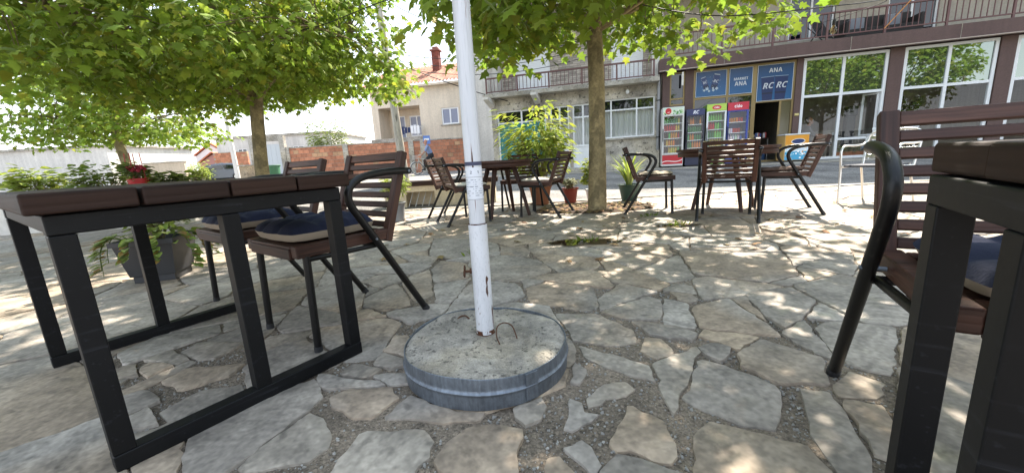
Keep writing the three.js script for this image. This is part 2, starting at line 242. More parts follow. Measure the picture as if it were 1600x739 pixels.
// the bed of rough mortar between the flagstones, lumpy
const plaza = struct('plaza', sheet(-16, 16, 6, PZ, 320, 160, (x, z) => -0.0045 + 0.008 * (vnoise(x * 4, z * 4, 4096, 4096, 9) - 0.5) + 0.006 * (vnoise(x * 13, z * 13, 4096, 4096, 19) - 0.5)), M.mortar);
const TRACED = [[-0.239,-0.848,-0.166,-0.963,-0.123,-0.973,0.001,-0.941,0.006,-0.908,-0.012,-0.855,-0.019,-0.796,-0.033,-0.749,-0.159,-0.758],
[-0.481,-0.780,-0.492,-0.830,-0.463,-0.975,-0.288,-0.973,-0.250,-0.919,-0.250,-0.862,-0.288,-0.767],
[-0.749,-0.861,-0.662,-1.087,-0.579,-1.020,-0.525,-0.917,-0.562,-0.870,-0.709,-0.843],
[-0.637,-1.147,-0.582,-1.189,-0.449,-1.191,-0.389,-1.124,-0.450,-1.029,-0.502,-1.033,-0.594,-1.087],
[-0.534,-1.271,-0.492,-1.292,-0.406,-1.278,-0.378,-1.203,-0.453,-1.202],
[-0.660,-1.284,-0.641,-1.367,-0.512,-1.312,-0.543,-1.251],
[-0.415,-1.026,-0.367,-1.143,-0.227,-1.054,-0.107,-1.019,-0.123,-0.981,-0.235,-0.985],
[-0.036,-1.043,0.066,-1.088,0.070,-1.033,0.051,-0.983,0.007,-0.962],
[0.148,-1.070,0.181,-1.048,0.187,-1.005,0.228,-0.987,0.137,-0.933,0.118,-0.937],
[0.195,-1.066,0.277,-1.141,0.348,-1.137,0.369,-1.089,0.201,-1.021],
[0.222,-0.865,0.322,-1.016,0.393,-0.942,0.385,-0.848,0.350,-0.788,0.230,-0.847],
[0.458,-1.339,0.510,-1.439,0.575,-1.419,0.577,-1.305,0.493,-1.260],
[0.239,-1.406,0.383,-1.299,0.463,-1.228,0.444,-1.131,0.308,-1.228,0.234,-1.326],
[0.188,-1.744,0.375,-1.732,0.489,-1.513,0.475,-1.399,0.347,-1.383,0.226,-1.452,0.214,-1.562],
[0.506,-1.602,0.672,-1.526,0.731,-1.445,0.676,-1.396,0.614,-1.415,0.541,-1.470],
[0.399,-1.728,0.681,-1.892,0.736,-1.828,0.639,-1.584,0.483,-1.641],
[0.837,-1.727,1.056,-1.794,1.046,-1.382,0.765,-1.489],
[0.683,-1.342,0.763,-1.364,0.806,-1.318,0.706,-1.223,0.678,-1.275],
[0.497,-1.044,0.648,-1.260,0.720,-1.200,0.805,-1.067,0.670,-0.878,0.590,-0.910,0.509,-1.005],
[0.439,-0.881,0.514,-0.937,0.593,-0.892,0.705,-0.832,0.697,-0.744,0.668,-0.685,0.364,-0.705],
[0.862,-1.068,0.936,-1.037,0.871,-0.896,0.816,-0.767,0.748,-0.701,0.709,-0.733,0.745,-0.872],
[0.933,-0.993,1.021,-0.958,0.938,-0.824,0.845,-0.769,0.835,-0.786],
[0.794,-1.285,0.951,-1.383,1.067,-1.217,0.953,-1.062,0.809,-1.087,0.761,-1.191],
[0.971,-1.067,1.078,-1.133,1.124,-1.059,1.038,-0.983,0.937,-1.008],
[1.195,-1.432,1.308,-1.504,1.519,-1.412,1.178,-1.085,1.108,-1.162,1.129,-1.265],
[1.023,-2.122,1.120,-2.153,1.444,-1.932,1.083,-1.808,0.929,-1.806],
[1.223,-2.750,1.355,-2.779,1.906,-2.641,1.638,-2.090,1.378,-1.987,1.084,-2.212],
[1.171,-1.858,1.446,-1.911,1.433,-1.716,1.194,-1.507,1.084,-1.446,1.099,-1.610],
[1.995,-2.973,2.263,-3.191,2.265,-2.873,2.170,-2.718,2.027,-2.734],
[2.180,-2.653,2.340,-2.782,2.346,-2.570,2.258,-2.461],
[1.727,-2.245,1.929,-2.337,2.077,-2.200,1.870,-2.021],
[1.879,-3.678,2.373,-3.619,2.109,-3.124,1.945,-3.117,1.754,-3.317],
[1.534,-3.210,2.003,-2.851,1.874,-2.731,1.360,-2.841],
[0.644,-2.713,0.976,-2.984,1.222,-2.921,1.148,-2.652,0.785,-2.398],
[0.542,-2.374,0.768,-2.343,0.883,-2.054,0.780,-1.975,0.571,-2.170],
[0.056,-2.122,0.197,-2.227,0.455,-2.075,0.411,-1.809,0.351,-1.751,0.220,-1.821,0.073,-1.888],
[0.817,-1.938,0.915,-1.892,0.908,-1.809,0.855,-1.765,0.814,-1.815],
[1.097,-3.792,1.491,-3.337,1.484,-3.197,1.256,-3.004,0.899,-3.201],
[0.134,-2.952,0.604,-2.741,0.597,-2.515,0.520,-2.423,0.297,-2.394],
[-0.117,-3.292,0.127,-3.108,0.128,-2.851,-0.085,-2.983],
[-0.830,-2.951,-0.796,-3.108,-0.586,-2.976,-0.627,-2.794],
[-1.026,-2.439,-0.947,-2.595,-0.720,-2.551,-0.727,-2.410,-0.847,-2.291],
[-0.589,-2.650,-0.561,-2.891,-0.345,-2.769,-0.287,-2.410,-0.512,-2.319],
[-0.874,-2.127,-0.758,-2.390,-0.559,-1.977,-0.693,-1.907,-0.839,-1.983],
[-0.685,-1.872,-0.493,-1.948,-0.347,-1.982,-0.374,-1.810,-0.510,-1.714],
[-1.095,-3.341,-0.925,-3.614,-0.769,-3.572,-0.739,-3.301,-0.961,-3.147],
[-0.118,-3.100,0.093,-3.213,0.138,-3.037,0.103,-2.838],
[-1.767,-1.566,-1.733,-1.735,-1.514,-1.852,-1.422,-1.744,-1.548,-1.564,-1.620,-1.465],
[-1.471,-1.555,-1.468,-1.650,-1.231,-1.620,-1.260,-1.481,-1.319,-1.462],
[-1.535,-1.431,-1.526,-1.475,-1.388,-1.435,-1.432,-1.342],
[-1.336,-1.303,-1.322,-1.399,-1.086,-1.416,-1.084,-1.337,-1.213,-1.247],
[-1.569,-1.326,-1.493,-1.353,-1.489,-1.274],
[-1.419,-1.196,-1.363,-1.261,-1.230,-1.196,-1.284,-1.086],
[-1.179,-1.120,-1.143,-1.240,-1.004,-1.269,-0.927,-1.168,-1.023,-1.107,-1.110,-1.065],
[-1.175,-1.761,-1.231,-2.062,-0.871,-1.874,-0.857,-1.769,-1.096,-1.694],
[-0.552,-1.452,-0.548,-1.591,-0.486,-1.596,-0.431,-1.377],
[0.044,-0.791,0.062,-0.826,0.087,-0.839,0.119,-0.775,0.099,-0.749],
[0.100,-0.859,0.150,-0.890,0.179,-0.867,0.184,-0.805,0.163,-0.771],
[0.161,-1.152,0.202,-1.283,0.238,-1.227,0.196,-1.138]];
{
  const r = rng(41), S = new THREE.Vector2();
  const area = (P) => { let a = 0; for (let i = 0; i < P.length; i++) { const p = P[i], q = P[(i + 1) % P.length]; a += p[0] * q[1] - q[0] * p[1]; } return a / 2; };
  const cent = (P) => { let x = 0, y = 0; for (const p of P) { x += p[0]; y += p[1]; } return [x / P.length, y / P.length]; };
  const clip = (P, nx, ny, c) => {                  // keeps nx*x + ny*y <= c
    const o = []; for (let i = 0; i < P.length; i++) { const p = P[i], q = P[(i + 1) % P.length], a = nx * p[0] + ny * p[1] - c, b = nx * q[0] + ny * q[1] - c; if (a <= 0) o.push(p); if ((a < 0) !== (b < 0) && a !== b) { const t = a / (a - b); o.push([lerp(p[0], q[0], t), lerp(p[1], q[1], t)]); } } return o; };
  const traced = TRACED.map((a) => { const P = []; for (let i = 0; i < a.length; i += 2) P.push([a[i], a[i + 1]]); return area(P) < 0 ? P.reverse() : P; });
  const tb = traced.map((P) => { const c = cent(P); return [c, Math.max(...P.map((p) => Math.hypot(p[0] - c[0], p[1] - c[1])))]; });
  // seeds of the remaining stones
  const seeds = [];
  for (let k = 0; k < 9000; k++) {
    const x = -8.6 + r() * 17.6, z = PZ + 0.02 + r() * 6.9, big = 0.24 + 0.3 * Math.pow(r(), 1.5), m = big + 0.04 * Math.max(0, -z - 2);
    if (tb.some(([c, R]) => Math.hypot(x - c[0], z - c[1]) < R * 0.62 + m * 0.25)) continue;
    if (seeds.every((s) => Math.hypot((s[0] - x) * 0.82, s[1] - z) > (s[2] + m) * 0.52)) seeds.push([x, z, m]);
  }
  const cells = [];
  seeds.forEach(([x, z, m], i) => {
    let P = [[x - 1.2, z - 1.2], [x + 1.2, z - 1.2], [x + 1.2, z + 1.2], [x - 1.2, z + 1.2]];
    const gap = 0.003 + 0.011 * r() * r();
    for (const s of seeds) { const dx = s[0] - x, dz = s[1] - z, d = Math.hypot(dx, dz); if (d < 1e-6 || d > 2.4) continue; const w = d / 2 + (m * m - s[2] * s[2]) / (2 * d) * 0.6 - gap; P = clip(P, dx / d, dz / d, (dx * x + dz * z) / d + w); if (P.length < 3) return; }
    P = clip(P, 0, -1, -PZ - 0.01); if (P.length < 3) return;
    for (let k = 0; k < traced.length && P.length >= 3; k++) {       // give way to the traced stones
      const [c, R] = tb[k], [cx, cz] = cent(P); if (Math.hypot(c[0] - cx, c[1] - cz) > R + 0.9) continue;
      const Q = traced[k]; let best = null, ba = 0, all = true;
      for (let e = 0; e < Q.length; e++) { const a = Q[e], b = Q[(e + 1) % Q.length], l = Math.hypot(b[0] - a[0], b[1] - a[1]), nx = -(b[1] - a[1]) / l, nz = (b[0] - a[0]) / l; const O = clip(P, nx, nz, nx * a[0] + nz * a[1] - 0.009); if (O.length >= 3) { const A = Math.abs(area(O)); if (A > ba) { ba = A; best = O; } } }
      P = best ?? [];
    }
    if (P.length >= 3 && Math.abs(area(P)) > 0.012) cells.push(P);
  });
  // small pieces fitted into what is left between them
  {
    const inP = (P, x, z) => { let s = false; for (let i = 0, j = P.length - 1; i < P.length; j = i++) if ((P[i][1] > z) !== (P[j][1] > z) && x < (P[j][0] - P[i][0]) * (z - P[i][1]) / (P[j][1] - P[i][1]) + P[i][0]) s = !s; return s; };
    const edge = (P, x, z) => { let m = 9; for (let i = 0; i < P.length; i++) { const a = P[i], b = P[(i + 1) % P.length], dx = b[0] - a[0], dz = b[1] - a[1], t = clamp(((x - a[0]) * dx + (z - a[1]) * dz) / (dx * dx + dz * dz + 1e-12)); m = Math.min(m, Math.hypot(a[0] + dx * t - x, a[1] + dz * t - z)); } return m; };
    const all = [...traced, ...cells].map((P) => [area(P) < 0 ? [...P].reverse() : P, cent(P)]);
    for (let k = 0; k < 5200; k++) {
      const x = -3.6 + r() * 7.4, z = -0.6 - 5.4 * r() * (0.5 + 0.5 * r()); if (x > -0.05 && x < 0.52 && z > -1.3 && r() < 0.93) continue;
      const nb = all.filter(([, c]) => Math.hypot(c[0] - x, c[1] - z) < 1.1); if (nb.some(([P]) => inP(P, x, z) || edge(P, x, z) < 0.03)) continue;
      let F = [[x - 0.3, z - 0.3], [x + 0.3, z - 0.3], [x + 0.3, z + 0.3], [x - 0.3, z + 0.3]];
      for (const [Q] of nb.sort((p, q) => edge(p[0], x, z) - edge(q[0], x, z))) {
        let best = null, ba = 0; for (let e = 0; e < Q.length; e++) { const a = Q[e], b = Q[(e + 1) % Q.length], l = Math.hypot(b[0] - a[0], b[1] - a[1]) + 1e-9, nx = -(b[1] - a[1]) / l, nz = (b[0] - a[0]) / l, c = nx * a[0] + nz * a[1] - 0.008; if (nx * x + nz * z > c) continue; const O = clip(F, nx, nz, c); if (O.length >= 3) { const A = Math.abs(area(O)); if (A > ba) { ba = A; best = O; } } }
        F = best ?? []; if (F.length < 3) break;
      }
      if (F.length >= 3 && Math.abs(area(F)) > 0.005) { cells.push(F); all.push([area(F) < 0 ? [...F].reverse() : F, cent(F)]); }
    }
  }
  const stones = [...traced, ...cells];
  const inView = (x, z) => { const s = Math.abs(x) / Math.max(0.05, -z); return z < -0.55 && s < 1.45; };
  const score = stones.map((P, i) => { const [x, z] = cent(P), d = Math.hypot(x, z); return i < traced.length ? 1e6 - i : inView(x, z) ? Math.abs(area(P)) / (d * d * d) : -d; });
  const order = stones.map((_, i) => i).sort((a, b) => score[b] - score[a]);
  function stoneGeo(P, seed, near) {
    const q = rng(seed * 977 + 13), O = [], step = near ? 0.032 : 0.1, amp = near ? 0.009 : 0.012;
    if (area(P) < 0) P = [...P].reverse();
    const cut = P.map((p, i) => { // corners knocked off
      const a = P[(i + P.length - 1) % P.length], b = P[(i + 1) % P.length], t = 0.03 + 0.07 * q(); return [[lerp(p[0], a[0], t), lerp(p[1], a[1], t)], [lerp(p[0], b[0], t), lerp(p[1], b[1], t)]]; }).flat();
    for (let i = 0; i < cut.length; i++) {
      const a = cut[i], b = cut[(i + 1) % cut.length], l = Math.hypot(b[0] - a[0], b[1] - a[1]), n = Math.max(1, Math.round(l / step));
      for (let k = 0; k < n; k++) { const t = k / n, x = lerp(a[0], b[0], t), z = lerp(a[1], b[1], t), d = amp * (vnoise(x * 22, z * 22, 9999, 9999, seed) - 0.5) * 2 + amp * 0.8 * (q() - 0.5); O.push([x - (b[1] - a[1]) / (l + 1e-9) * d, z + (b[0] - a[0]) / (l + 1e-9) * d]); }
    }
    const c = cent(O), n = O.length, lift = 0.001 + 0.007 * q(), tx = (q() - 0.5) * 0.02, tz = (q() - 0.5) * 0.02, rot = q() * 6.28, cr = Math.cos(rot), sr = Math.sin(rot), ou = q() * 9, ov = q() * 9;
    const pos = [], uv = [], idx = [], H = (x, z) => lift + tx * (x - c[0]) + tz * (z - c[1]) + 0.004 * (vnoise(x * 7, z * 7, 9999, 9999, seed + 5) - 0.5);
    const put = (x, y, z) => { pos.push(x, y, z); const dx = x - c[0], dz = z - c[1]; uv.push(dx * cr - dz * sr + ou + y, dx * sr + dz * cr + ov + y); };
    const rings = [[1, -0.03, 0], [1, -0.0045, 1], [0.99, -0.001, 1], [0.965, 0, 1], [0.55, 0.001, 1]];
    for (const [f, dy, top] of rings) for (const [x, z] of O) { const L = Math.hypot(x - c[0], z - c[1]), ff = f === 1 ? 1 : Math.max(f - 0, 1 - (1 - f) * 0.5 / Math.max(L, 0.08)), X = c[0] + (x - c[0]) * ff, Z = c[1] + (z - c[1]) * ff; put(X, top ? H(X, Z) + dy : dy, Z); }
    put(c[0], H(c[0], c[1]) + 0.001, c[1]);
    for (let k = 0; k < rings.length - 1; k++) for (let i = 0; i < n; i++) { const a = k * n + i, b = k * n + (i + 1) % n, d = a + n, e = b + n; idx.push(a, d, b, b, d, e); }
    for (let i = 0; i < n; i++) idx.push((rings.length - 1) * n + i, rings.length * n, (rings.length - 1) * n + (i + 1) % n);
    const g = new THREE.BufferGeometry(); g.setAttribute('position', new THREE.Float32BufferAttribute(pos, 3)); g.setAttribute('uv', new THREE.Float32BufferAttribute(uv, 2)); g.setIndex(idx); g.computeVertexNormals();
    if (g.attributes.normal.getY(rings.length * n) < 0) { for (let k = 0; k < idx.length; k += 3) [idx[k + 1], idx[k + 2]] = [idx[k + 2], idx[k + 1]]; g.setIndex(idx); g.computeVertexNormals(); }
    return toCreasedNormals(g, 0.6);
  }
  const rest = M.stones.map(() => []);
  order.forEach((i, k) => {
    const P = stones[i], [x, z] = cent(P), near = Math.hypot(x, z) < 3, q = hash(i, 7, 31);
    const mi = i === 8 || i === 4 ? 5 : i === 17 || i === 35 ? 3 : i === 9 || i === 11 ? 2 : Math.floor(q * 5.6);
    const g = stoneGeo(P, i + 1, near);
    if (k < 300) part('flagstone', g, M.stones[mi], plaza); else rest[mi].push(g);
  });
  for (let k = 0; k < rest.length; k++) if (rest[k].length) part('flagstones_beyond', rest[k], M.stones[k], plaza).userData.kind = 'stuff';
  // grit lying in the joints near the camera
  const inside = (P, x, z) => { let s = false; for (let i = 0, j = P.length - 1; i < P.length; j = i++) if ((P[i][1] > z) !== (P[j][1] > z) && x < (P[j][0] - P[i][0]) * (z - P[i][1]) / (P[j][1] - P[i][1]) + P[i][0]) s = !s; return s; };
  const near = stones.map((P) => [P, cent(P)]).filter(([, c]) => Math.hypot(c[0], c[1]) < 3.6);
  const spots = [];
  for (let k = 0; k < 60000 && spots.length < 3600; k++) { const x = -2.3 + r() * 4.4, z = -0.55 - 2.2 * Math.pow(r(), 1.4); if (Math.hypot(x + 0.12, z + 1.32) < 0.31) continue; if (!near.some(([P, c]) => Math.hypot(c[0] - x, c[1] - z) < 0.9 && inside(P, x, z))) spots.push([x, z]); }
  const pg = new THREE.IcosahedronGeometry(1, 0); { const p = pg.attributes.position; for (let i = 0; i < p.count; i++) { const f = 0.75 + 0.5 * hash(Math.round(p.getX(i) * 9), Math.round(p.getY(i) * 9 + p.getZ(i) * 31), 4); p.setXYZ(i, p.getX(i) * f, p.getY(i) * f, p.getZ(i) * f); } pg.computeVertexNormals(); }
  const im = shadows(new THREE.InstancedMesh(pg, mat([1, 1, 1], 0.95), spots.length)); im.name = 'grit'; im.userData.kind = 'stuff';
  const mm = new THREE.Matrix4(), e = new THREE.Euler(), qn = new THREE.Quaternion();
  spots.forEach(([x, z], i) => { const s = 0.0016 + 0.0045 * Math.pow(r(), 3); e.set(r() * 6, r() * 6, r() * 6); mm.compose(V(x, -0.005 + s * 0.3, z), qn.setFromEuler(e), V(s * 1.3, s * 0.8, s)); im.setMatrixAt(i, mm); const g = 0.22 + 0.16 * r() * r(); im.setColorAt(i, lin(g * 1.05, g, g * 0.9)); });
  plaza.add(im);
}
// ---------------------------------------------------------------- buildings along the street
// a window: frame bars as one part with its panes as sub-parts. v, h: inner mullion x's and transom y's. panes(i, j) -> material or null
function windowAt(parent, name, x0, x1, y0, y1, z, v, h, bar, fm, pm, depth = 0.07) {
  const b = bar, g = [span(x0, x0 + b, y0, y1, z - depth, z), span(x1 - b, x1, y0, y1, z - depth, z), span(x0 + b, x1 - b, y0, y0 + b, z - depth, z), span(x0 + b, x1 - b, y1 - b, y1, z - depth, z)];
  const xs = [x0 + b, ...v, x1 - b], ys = [y0 + b, ...h, y1 - b];
  for (const x of v) g.push(span(x - b / 2, x + b / 2, y0 + b, y1 - b, z - depth, z - 0.004));
  for (const y of h) for (let i = 0; i < xs.length - 1; i++) g.push(span(xs[i] + (i ? b / 2 : 0), xs[i + 1] - (i < xs.length - 2 ? b / 2 : 0), y - b / 2, y + b / 2, z - depth, z - 0.007));
  const f = part(name, g, fm, parent);
  for (let i = 0; i < xs.length - 1; i++) for (let j = 0; j < ys.length - 1; j++) {
    const m = pm(i, j); if (!m) continue;
    const a = xs[i] + (i ? b / 2 : 0), c = xs[i + 1] - (i < xs.length - 2 ? b / 2 : 0), d = ys[j] + (j ? b / 2 : 0), e = ys[j + 1] - (j < ys.length - 2 ? b / 2 : 0);
    part('pane', m === M.glass ? new THREE.PlaneGeometry(c - a, e - d).translate((a + c) / 2, (d + e) / 2, z - depth / 2) : span(a, c, d, e, z - depth / 2 - 0.006, z - depth / 2), m, f);
  }
  return f;
}
function railing(parent, x0, x1, y0, y1, z, step, posts, m, by = 0.1) {
  const r = part('handrail', [rb(x1 - x0, 0.05, 0.06, 0.008, (x0 + x1) / 2, y1 - 0.025, z)], m, parent);
  part('bottom_rail', [rb(x1 - x0, 0.035, 0.035, 0.006, (x0 + x1) / 2, y0 + by, z)], m, parent);
  for (const x of posts) part('railing_post', rb(0.055, y1 - y0 - 0.05, 0.05, 0.006, x, (y0 + y1 - 0.05) / 2, z), m, parent);
  const g = new THREE.BoxGeometry(0.018, y1 - y0 - by - 0.067, 0.018); boxUV(g); let n = 0;
  for (let x = x0 + step / 2; x < x1; x += step) { if (posts.some((p) => Math.abs(p - x) < 0.05)) continue; const b = part('baluster', g, m, parent); b.position.set(x, (y0 + by + 0.0175 + y1 - 0.05) / 2, z); }
}
function curtain(x0, x1, y0, y1, z, seed) {
  const n = Math.round((x1 - x0) / 0.02), g = new THREE.PlaneGeometry(x1 - x0, y1 - y0, n, 1), p = g.attributes.position;
  for (let i = 0; i < p.count; i++) { const x = p.getX(i); p.setZ(i, 0.022 * Math.sin(x * 46 + 3 * Math.sin(x * 7 + seed)) + 0.012 * Math.sin(x * 97 + seed)); }
  g.computeVertexNormals(); g.translate((x0 + x1) / 2, (y0 + y1) / 2, z); return g;
}

// ---- the market and cafe building
{
  const B = thing('market_building', 'brown painted shop building with market, cafe windows and railed balcony', 'building', fac(0, 0, 0), FA);
  const W = 12.4, bp = M.brownPaint;
  // piers of the front
  for (const [a, b] of [[-0.17, 0.06], [0.53, 0.79], [3.7, 3.87], [6.03, 6.37], [8.5, 8.84], [10.9, 11.25], [W - 0.3, W]]) part('pier', span(a, b, 0.14, 3.28, -0.25, 0), bp, B);
  part('low_wall', [span(0.06, 0.53, 0.14, 2.2, -0.2, -0.03)], bp, B);
  // fascia with a pale drip edge
  const f = part('fascia', [span(-0.3, W + 0.1, 3.3, 3.66, -0.25, 0.28)], bp, B);
  part('drip_edge', [span(-0.3, W + 0.1, 3.282, 3.3, 0.16, 0.29)], mat([0.5, 0.42, 0.36], 0.8), f);
  for (const s of [1.6, 4.9, 7.4]) part('fascia_joint', [span(s, s + 0.012, 3.3, 3.66, 0.28, 0.284)], M.conc, f);
  // glazing in brass coloured frames above the fridges and at the door
  windowAt(B, 'side_window', 0.06, 0.53, 2.2, 3.26, -0.05, [], [2.42], 0.05, M.gold, (i, j) => M.darkGlass);
  windowAt(B, 'shop_window', 0.79, 2.58, 0.2, 3.26, -0.05, [1.81], [1.2, 2.36], 0.06, M.gold, (i, j) => M.darkGlass);
  windowAt(B, 'door_frame', 2.58, 3.7, 0.2, 3.26, -0.05, [3.34], [2.1], 0.06, M.gold, (i, j) => (j ? M.darkGlass : i ? mat([0.3, 0.26, 0.15], 0.1, { transmission: 0.6, thickness: 0 }) : null));
  // cafe windows: coated upper lights that mirror the trees, clear lower lights
  const cafe = windowAt(B, 'cafe_window', 3.89, 6.02, 0.2, 3.26, -0.03, [4.93], [2.14], 0.075, M.whiteFrame, (i, j) => (j ? M.tinted : i ? null : M.glass));
  { const g = [span(4.97, 5.95, 0.76, 0.83, -0.1, -0.034)]; part('sill_rail', g, M.whiteFrame, cafe); part('pane', new THREE.PlaneGeometry(0.98, 0.44).translate(5.46, 0.53, -0.06), M.glass, cafe); part('pane', new THREE.PlaneGeometry(0.66, 1.27).translate(5.3, 1.47, -0.06), M.glass, cafe); }
  { // casement standing open, hinged at the far jamb
    const g = [span(0, 0.045, 0, 1.24, -0.05, 0), span(0.37, 0.415, 0, 1.24, -0.05, 0), span(0.045, 0.37, 0, 0.045, -0.05, 0), span(0.045, 0.37, 1.195, 1.24, -0.05, 0)], o = part('open_casement', g, M.whiteFrame, B);
    o.position.set(5.94, 0.85, -0.1); o.rotation.y = Math.PI - 0.95; part('pane', new THREE.PlaneGeometry(0.325, 1.15).translate(0.2075, 0.62, -0.025), M.glass, o); part('handle', span(0.02, 0.04, 0.55, 0.68, 0, 0.04), M.alu, o);
  }
  windowAt(B, 'cafe_window', 6.39, 8.48, 0.2, 3.26, -0.03, [7.43], [2.14], 0.075, M.whiteFrame, (i, j) => (j ? M.tinted : M.glass));
  windowAt(B, 'cafe_window', 8.86, 10.88, 0.2, 3.26, -0.03, [9.87], [2.14], 0.075, M.whiteFrame, (i, j) => (j ? M.tinted : M.glass));
  part('meter_box', rb(0.12, 0.07, 0.03, 0.006, 3.79, 1.62, 0.015), mat([0.6, 0.5, 0.2], 0.5), B);
  part('lamp_tube', rb(0.06, 0.42, 0.06, 0.01, 0.42, 3.0, 0.2), M.plasterWhite, B);
  // rooms behind the glass
  part('interior_wall', [span(-0.15, W, 0.1, 3.28, -6.2, -6), span(-0.15, 0, 0.1, 3.28, -6, -0.25), span(3.72, 3.84, 0.1, 3.28, -6, -0.26), span(W - 0.15, W, 0.1, 3.28, -6, -0.26)], M.room, B);
  part('interior_floor', [span(0, W - 0.15, 0.1, 0.185, -6, -0.26)], mat([0.2, 0.18, 0.16], 0.5), B);
  part('interior_ceiling', [span(-0.15, W, 3.29, 3.5, -6.2, -0.26)], M.room, B);
  part('interior_dado', [span(3.85, W - 0.15, 0.185, 1.2, -5.99, -5.9)], M.roomLight, B);
  // balcony: floor, railing, back wall, soffit, and the storey above
  part('balcony_floor', [span(-0.15, W, 3.52, 3.66, -2, -0.26)], M.conc, B);
  railing(B, 0.1, 10.2, 3.66, 4.43, 0.12, 0.135, [0.15, 1.55, 2.95, 4.35, 5.75, 7.15, 8.55, 9.95], M.brownRail, 0.13);
  part('balcony_back_wall', plate(rect(-0.15, W, 3.66, 6.0), [rect(3.9, 5.2, 4.1, 5.5), rect(6.6, 7.9, 3.7, 5.7)], 0.2).translate(0, 0, -1.5), mat([0.5, 0.46, 0.4], 0.92, { map: rep(T.plaster, 0.3) }), B);
  windowAt(B, 'balcony_window', 3.9, 5.2, 4.1, 5.5, -1.56, [4.55], [], 0.06, M.whiteFrame, () => M.darkGlass);
  windowAt(B, 'balcony_door', 6.6, 7.9, 3.7, 5.7, -1.56, [7.25], [], 0.06, M.whiteFrame, () => M.darkGlass);
  part('upper_storey', [span(-0.2, W + 0.1, 6.0, 7.1, -6.2, 0.25)], mat([0.5, 0.46, 0.4], 0.92, { map: rep(T.plaster, 0.3) }), B);
  part('roof', [span(-0.5, W + 0.5, 7.1, 7.35, -6.6, 0.75)], M.conc, B);
  part('side_wall', span(-0.2, -0.155, 0, 6.0, -6.2, -0.25), M.plasterGrey, B); part('side_wall', span(W + 0.005, W + 0.1, 0, 6.0, -6.2, -0.25), M.plasterGrey, B);
}
// printed panels on the glass
const prints = {};
function can(c, x, y, w, h, tilt, text) { c.save(); c.translate(x, y); c.rotate(tilt); c.fillStyle = '#173a7a'; c.beginPath(); c.roundRect(-w / 2, -h / 2, w, h, w * 0.16); c.fill(); c.fillStyle = '#0c2450'; c.fillRect(-w / 2, h * 0.2, w, h * 0.22); c.fillStyle = '#c9d3de'; c.fillRect(-w * 0.44, -h / 2, w * 0.88, h * 0.06); c.fillStyle = '#f3f6fb'; c.font = `italic bold ${w * 0.62}px sans-serif`; c.textAlign = 'center'; c.fillText(text, 0, h * 0.06); c.restore(); }
function blueBase(c, w, h) { const g = c.createLinearGradient(0, 0, 0, h); g.addColorStop(0, '#1d4f86'); g.addColorStop(1, '#2473ae'); c.fillStyle = g; c.fillRect(0, 0, w, h); }
prints.cans = canvasTex(512, 440, (c, w, h) => {
  blueBase(c, w, h); const q = rng(5); c.fillStyle = 'rgba(210,230,245,0.85)';
  can(c, 150, 200, 92, 220, -0.3, 'RC'); can(c, 330, 190, 112, 270, 0.22, 'RC');
  c.fillStyle = '#d9e8f2'; for (let i = 0; i < 9; i++) { c.save(); c.translate(120 + q() * 260, 300 + q() * 50); c.rotate(q() * 3); const s = 22 + q() * 26; c.fillRect(-s / 2, -s / 2, s, s); c.restore(); }
  for (let i = 0; i < 50; i++) { c.beginPath(); c.arc(80 + q() * 350, 90 + q() * 280, 1 + q() * 4, 0, 7); c.fill(); }
});
prints.market = canvasTex(400, 460, (c, w, h) => { blueBase(c, w, h); c.fillStyle = '#fff'; c.textAlign = 'center'; c.font = 'bold 66px sans-serif'; c.save(); c.translate(w / 2, 215); c.fillText('MARKET', 0, 0, 300); c.restore(); c.font = 'bold 104px sans-serif'; c.fillText('ANA', w / 2, 315); });
prints.ana = canvasTex(512, 560, (c, w, h) => {
  blueBase(c, w, h); c.fillStyle = '#fff'; c.textAlign = 'center'; c.font = 'bold 92px sans-serif'; c.fillText('ANA', w * 0.5, 120);
  for (const [x, d] of [[150, -0.02], [345, 0.03]]) { c.save(); c.translate(x, 370); c.rotate(d); c.fillStyle = '#16336e'; c.beginPath(); c.moveTo(-98, -185); c.lineTo(98, -185); c.lineTo(72, 200); c.lineTo(-72, 200); c.fill(); c.fillStyle = '#0b1f48'; c.fillRect(-80, 60, 160, 26); c.fillStyle = '#b9cfe6'; c.fillRect(-98, -190, 196, 8); c.fillStyle = '#f4f8ff'; c.font = 'italic bold 128px sans-serif'; c.fillText('RC', 2, 0); c.restore(); }
});
prints.cooler = canvasTex(400, 480, (c, w, h) => {
  c.fillStyle = '#e39a2c'; c.fillRect(0, 0, w, h * 0.52); c.fillStyle = '#f0b95a'; c.fillRect(0, h * 0.36, w, h * 0.14); c.fillStyle = '#dfeaf2'; c.fillRect(0, h * 0.46, w, h * 0.2); c.fillStyle = '#4aa6cf'; c.fillRect(0, h * 0.66, w, h * 0.34);
  c.fillStyle = '#f5f0df'; c.beginPath(); c.ellipse(w * 0.55, h * 0.24, 120, 54, -0.05, 0, 7); c.fill(); c.fillStyle = '#20386e'; c.beginPath(); c.ellipse(w * 0.55, h * 0.24, 108, 44, -0.05, 0, 7); c.fill();
  const q = rng(3); for (let i = 0; i < 40; i++) { c.fillStyle = ['#ffffff', '#c98f4e', '#f2e2c0', '#7ec3e0'][i % 4]; c.beginPath(); c.arc(q() * w, h * (0.48 + 0.46 * q()), 5 + q() * 16, 0, 7); c.fill(); }
});
function signPanel(name, label, s0, s1, y0, y1, z, tex, rough = 0.35) {
  const o = thing(name, label, 'sign', fac((s0 + s1) / 2, y0, z), FA), w = s1 - s0, h = y1 - y0;
  part('backing', bx(w, h, 0.012, 0, h / 2, -0.006), M.white, o);
  part('print', new THREE.PlaneGeometry(w - 0.02, h - 0.02).translate(0, h / 2, 0.002), new THREE.MeshPhysicalMaterial({ map: tex, color: 0xc4c4c4, roughness: rough }), o); return o;
}
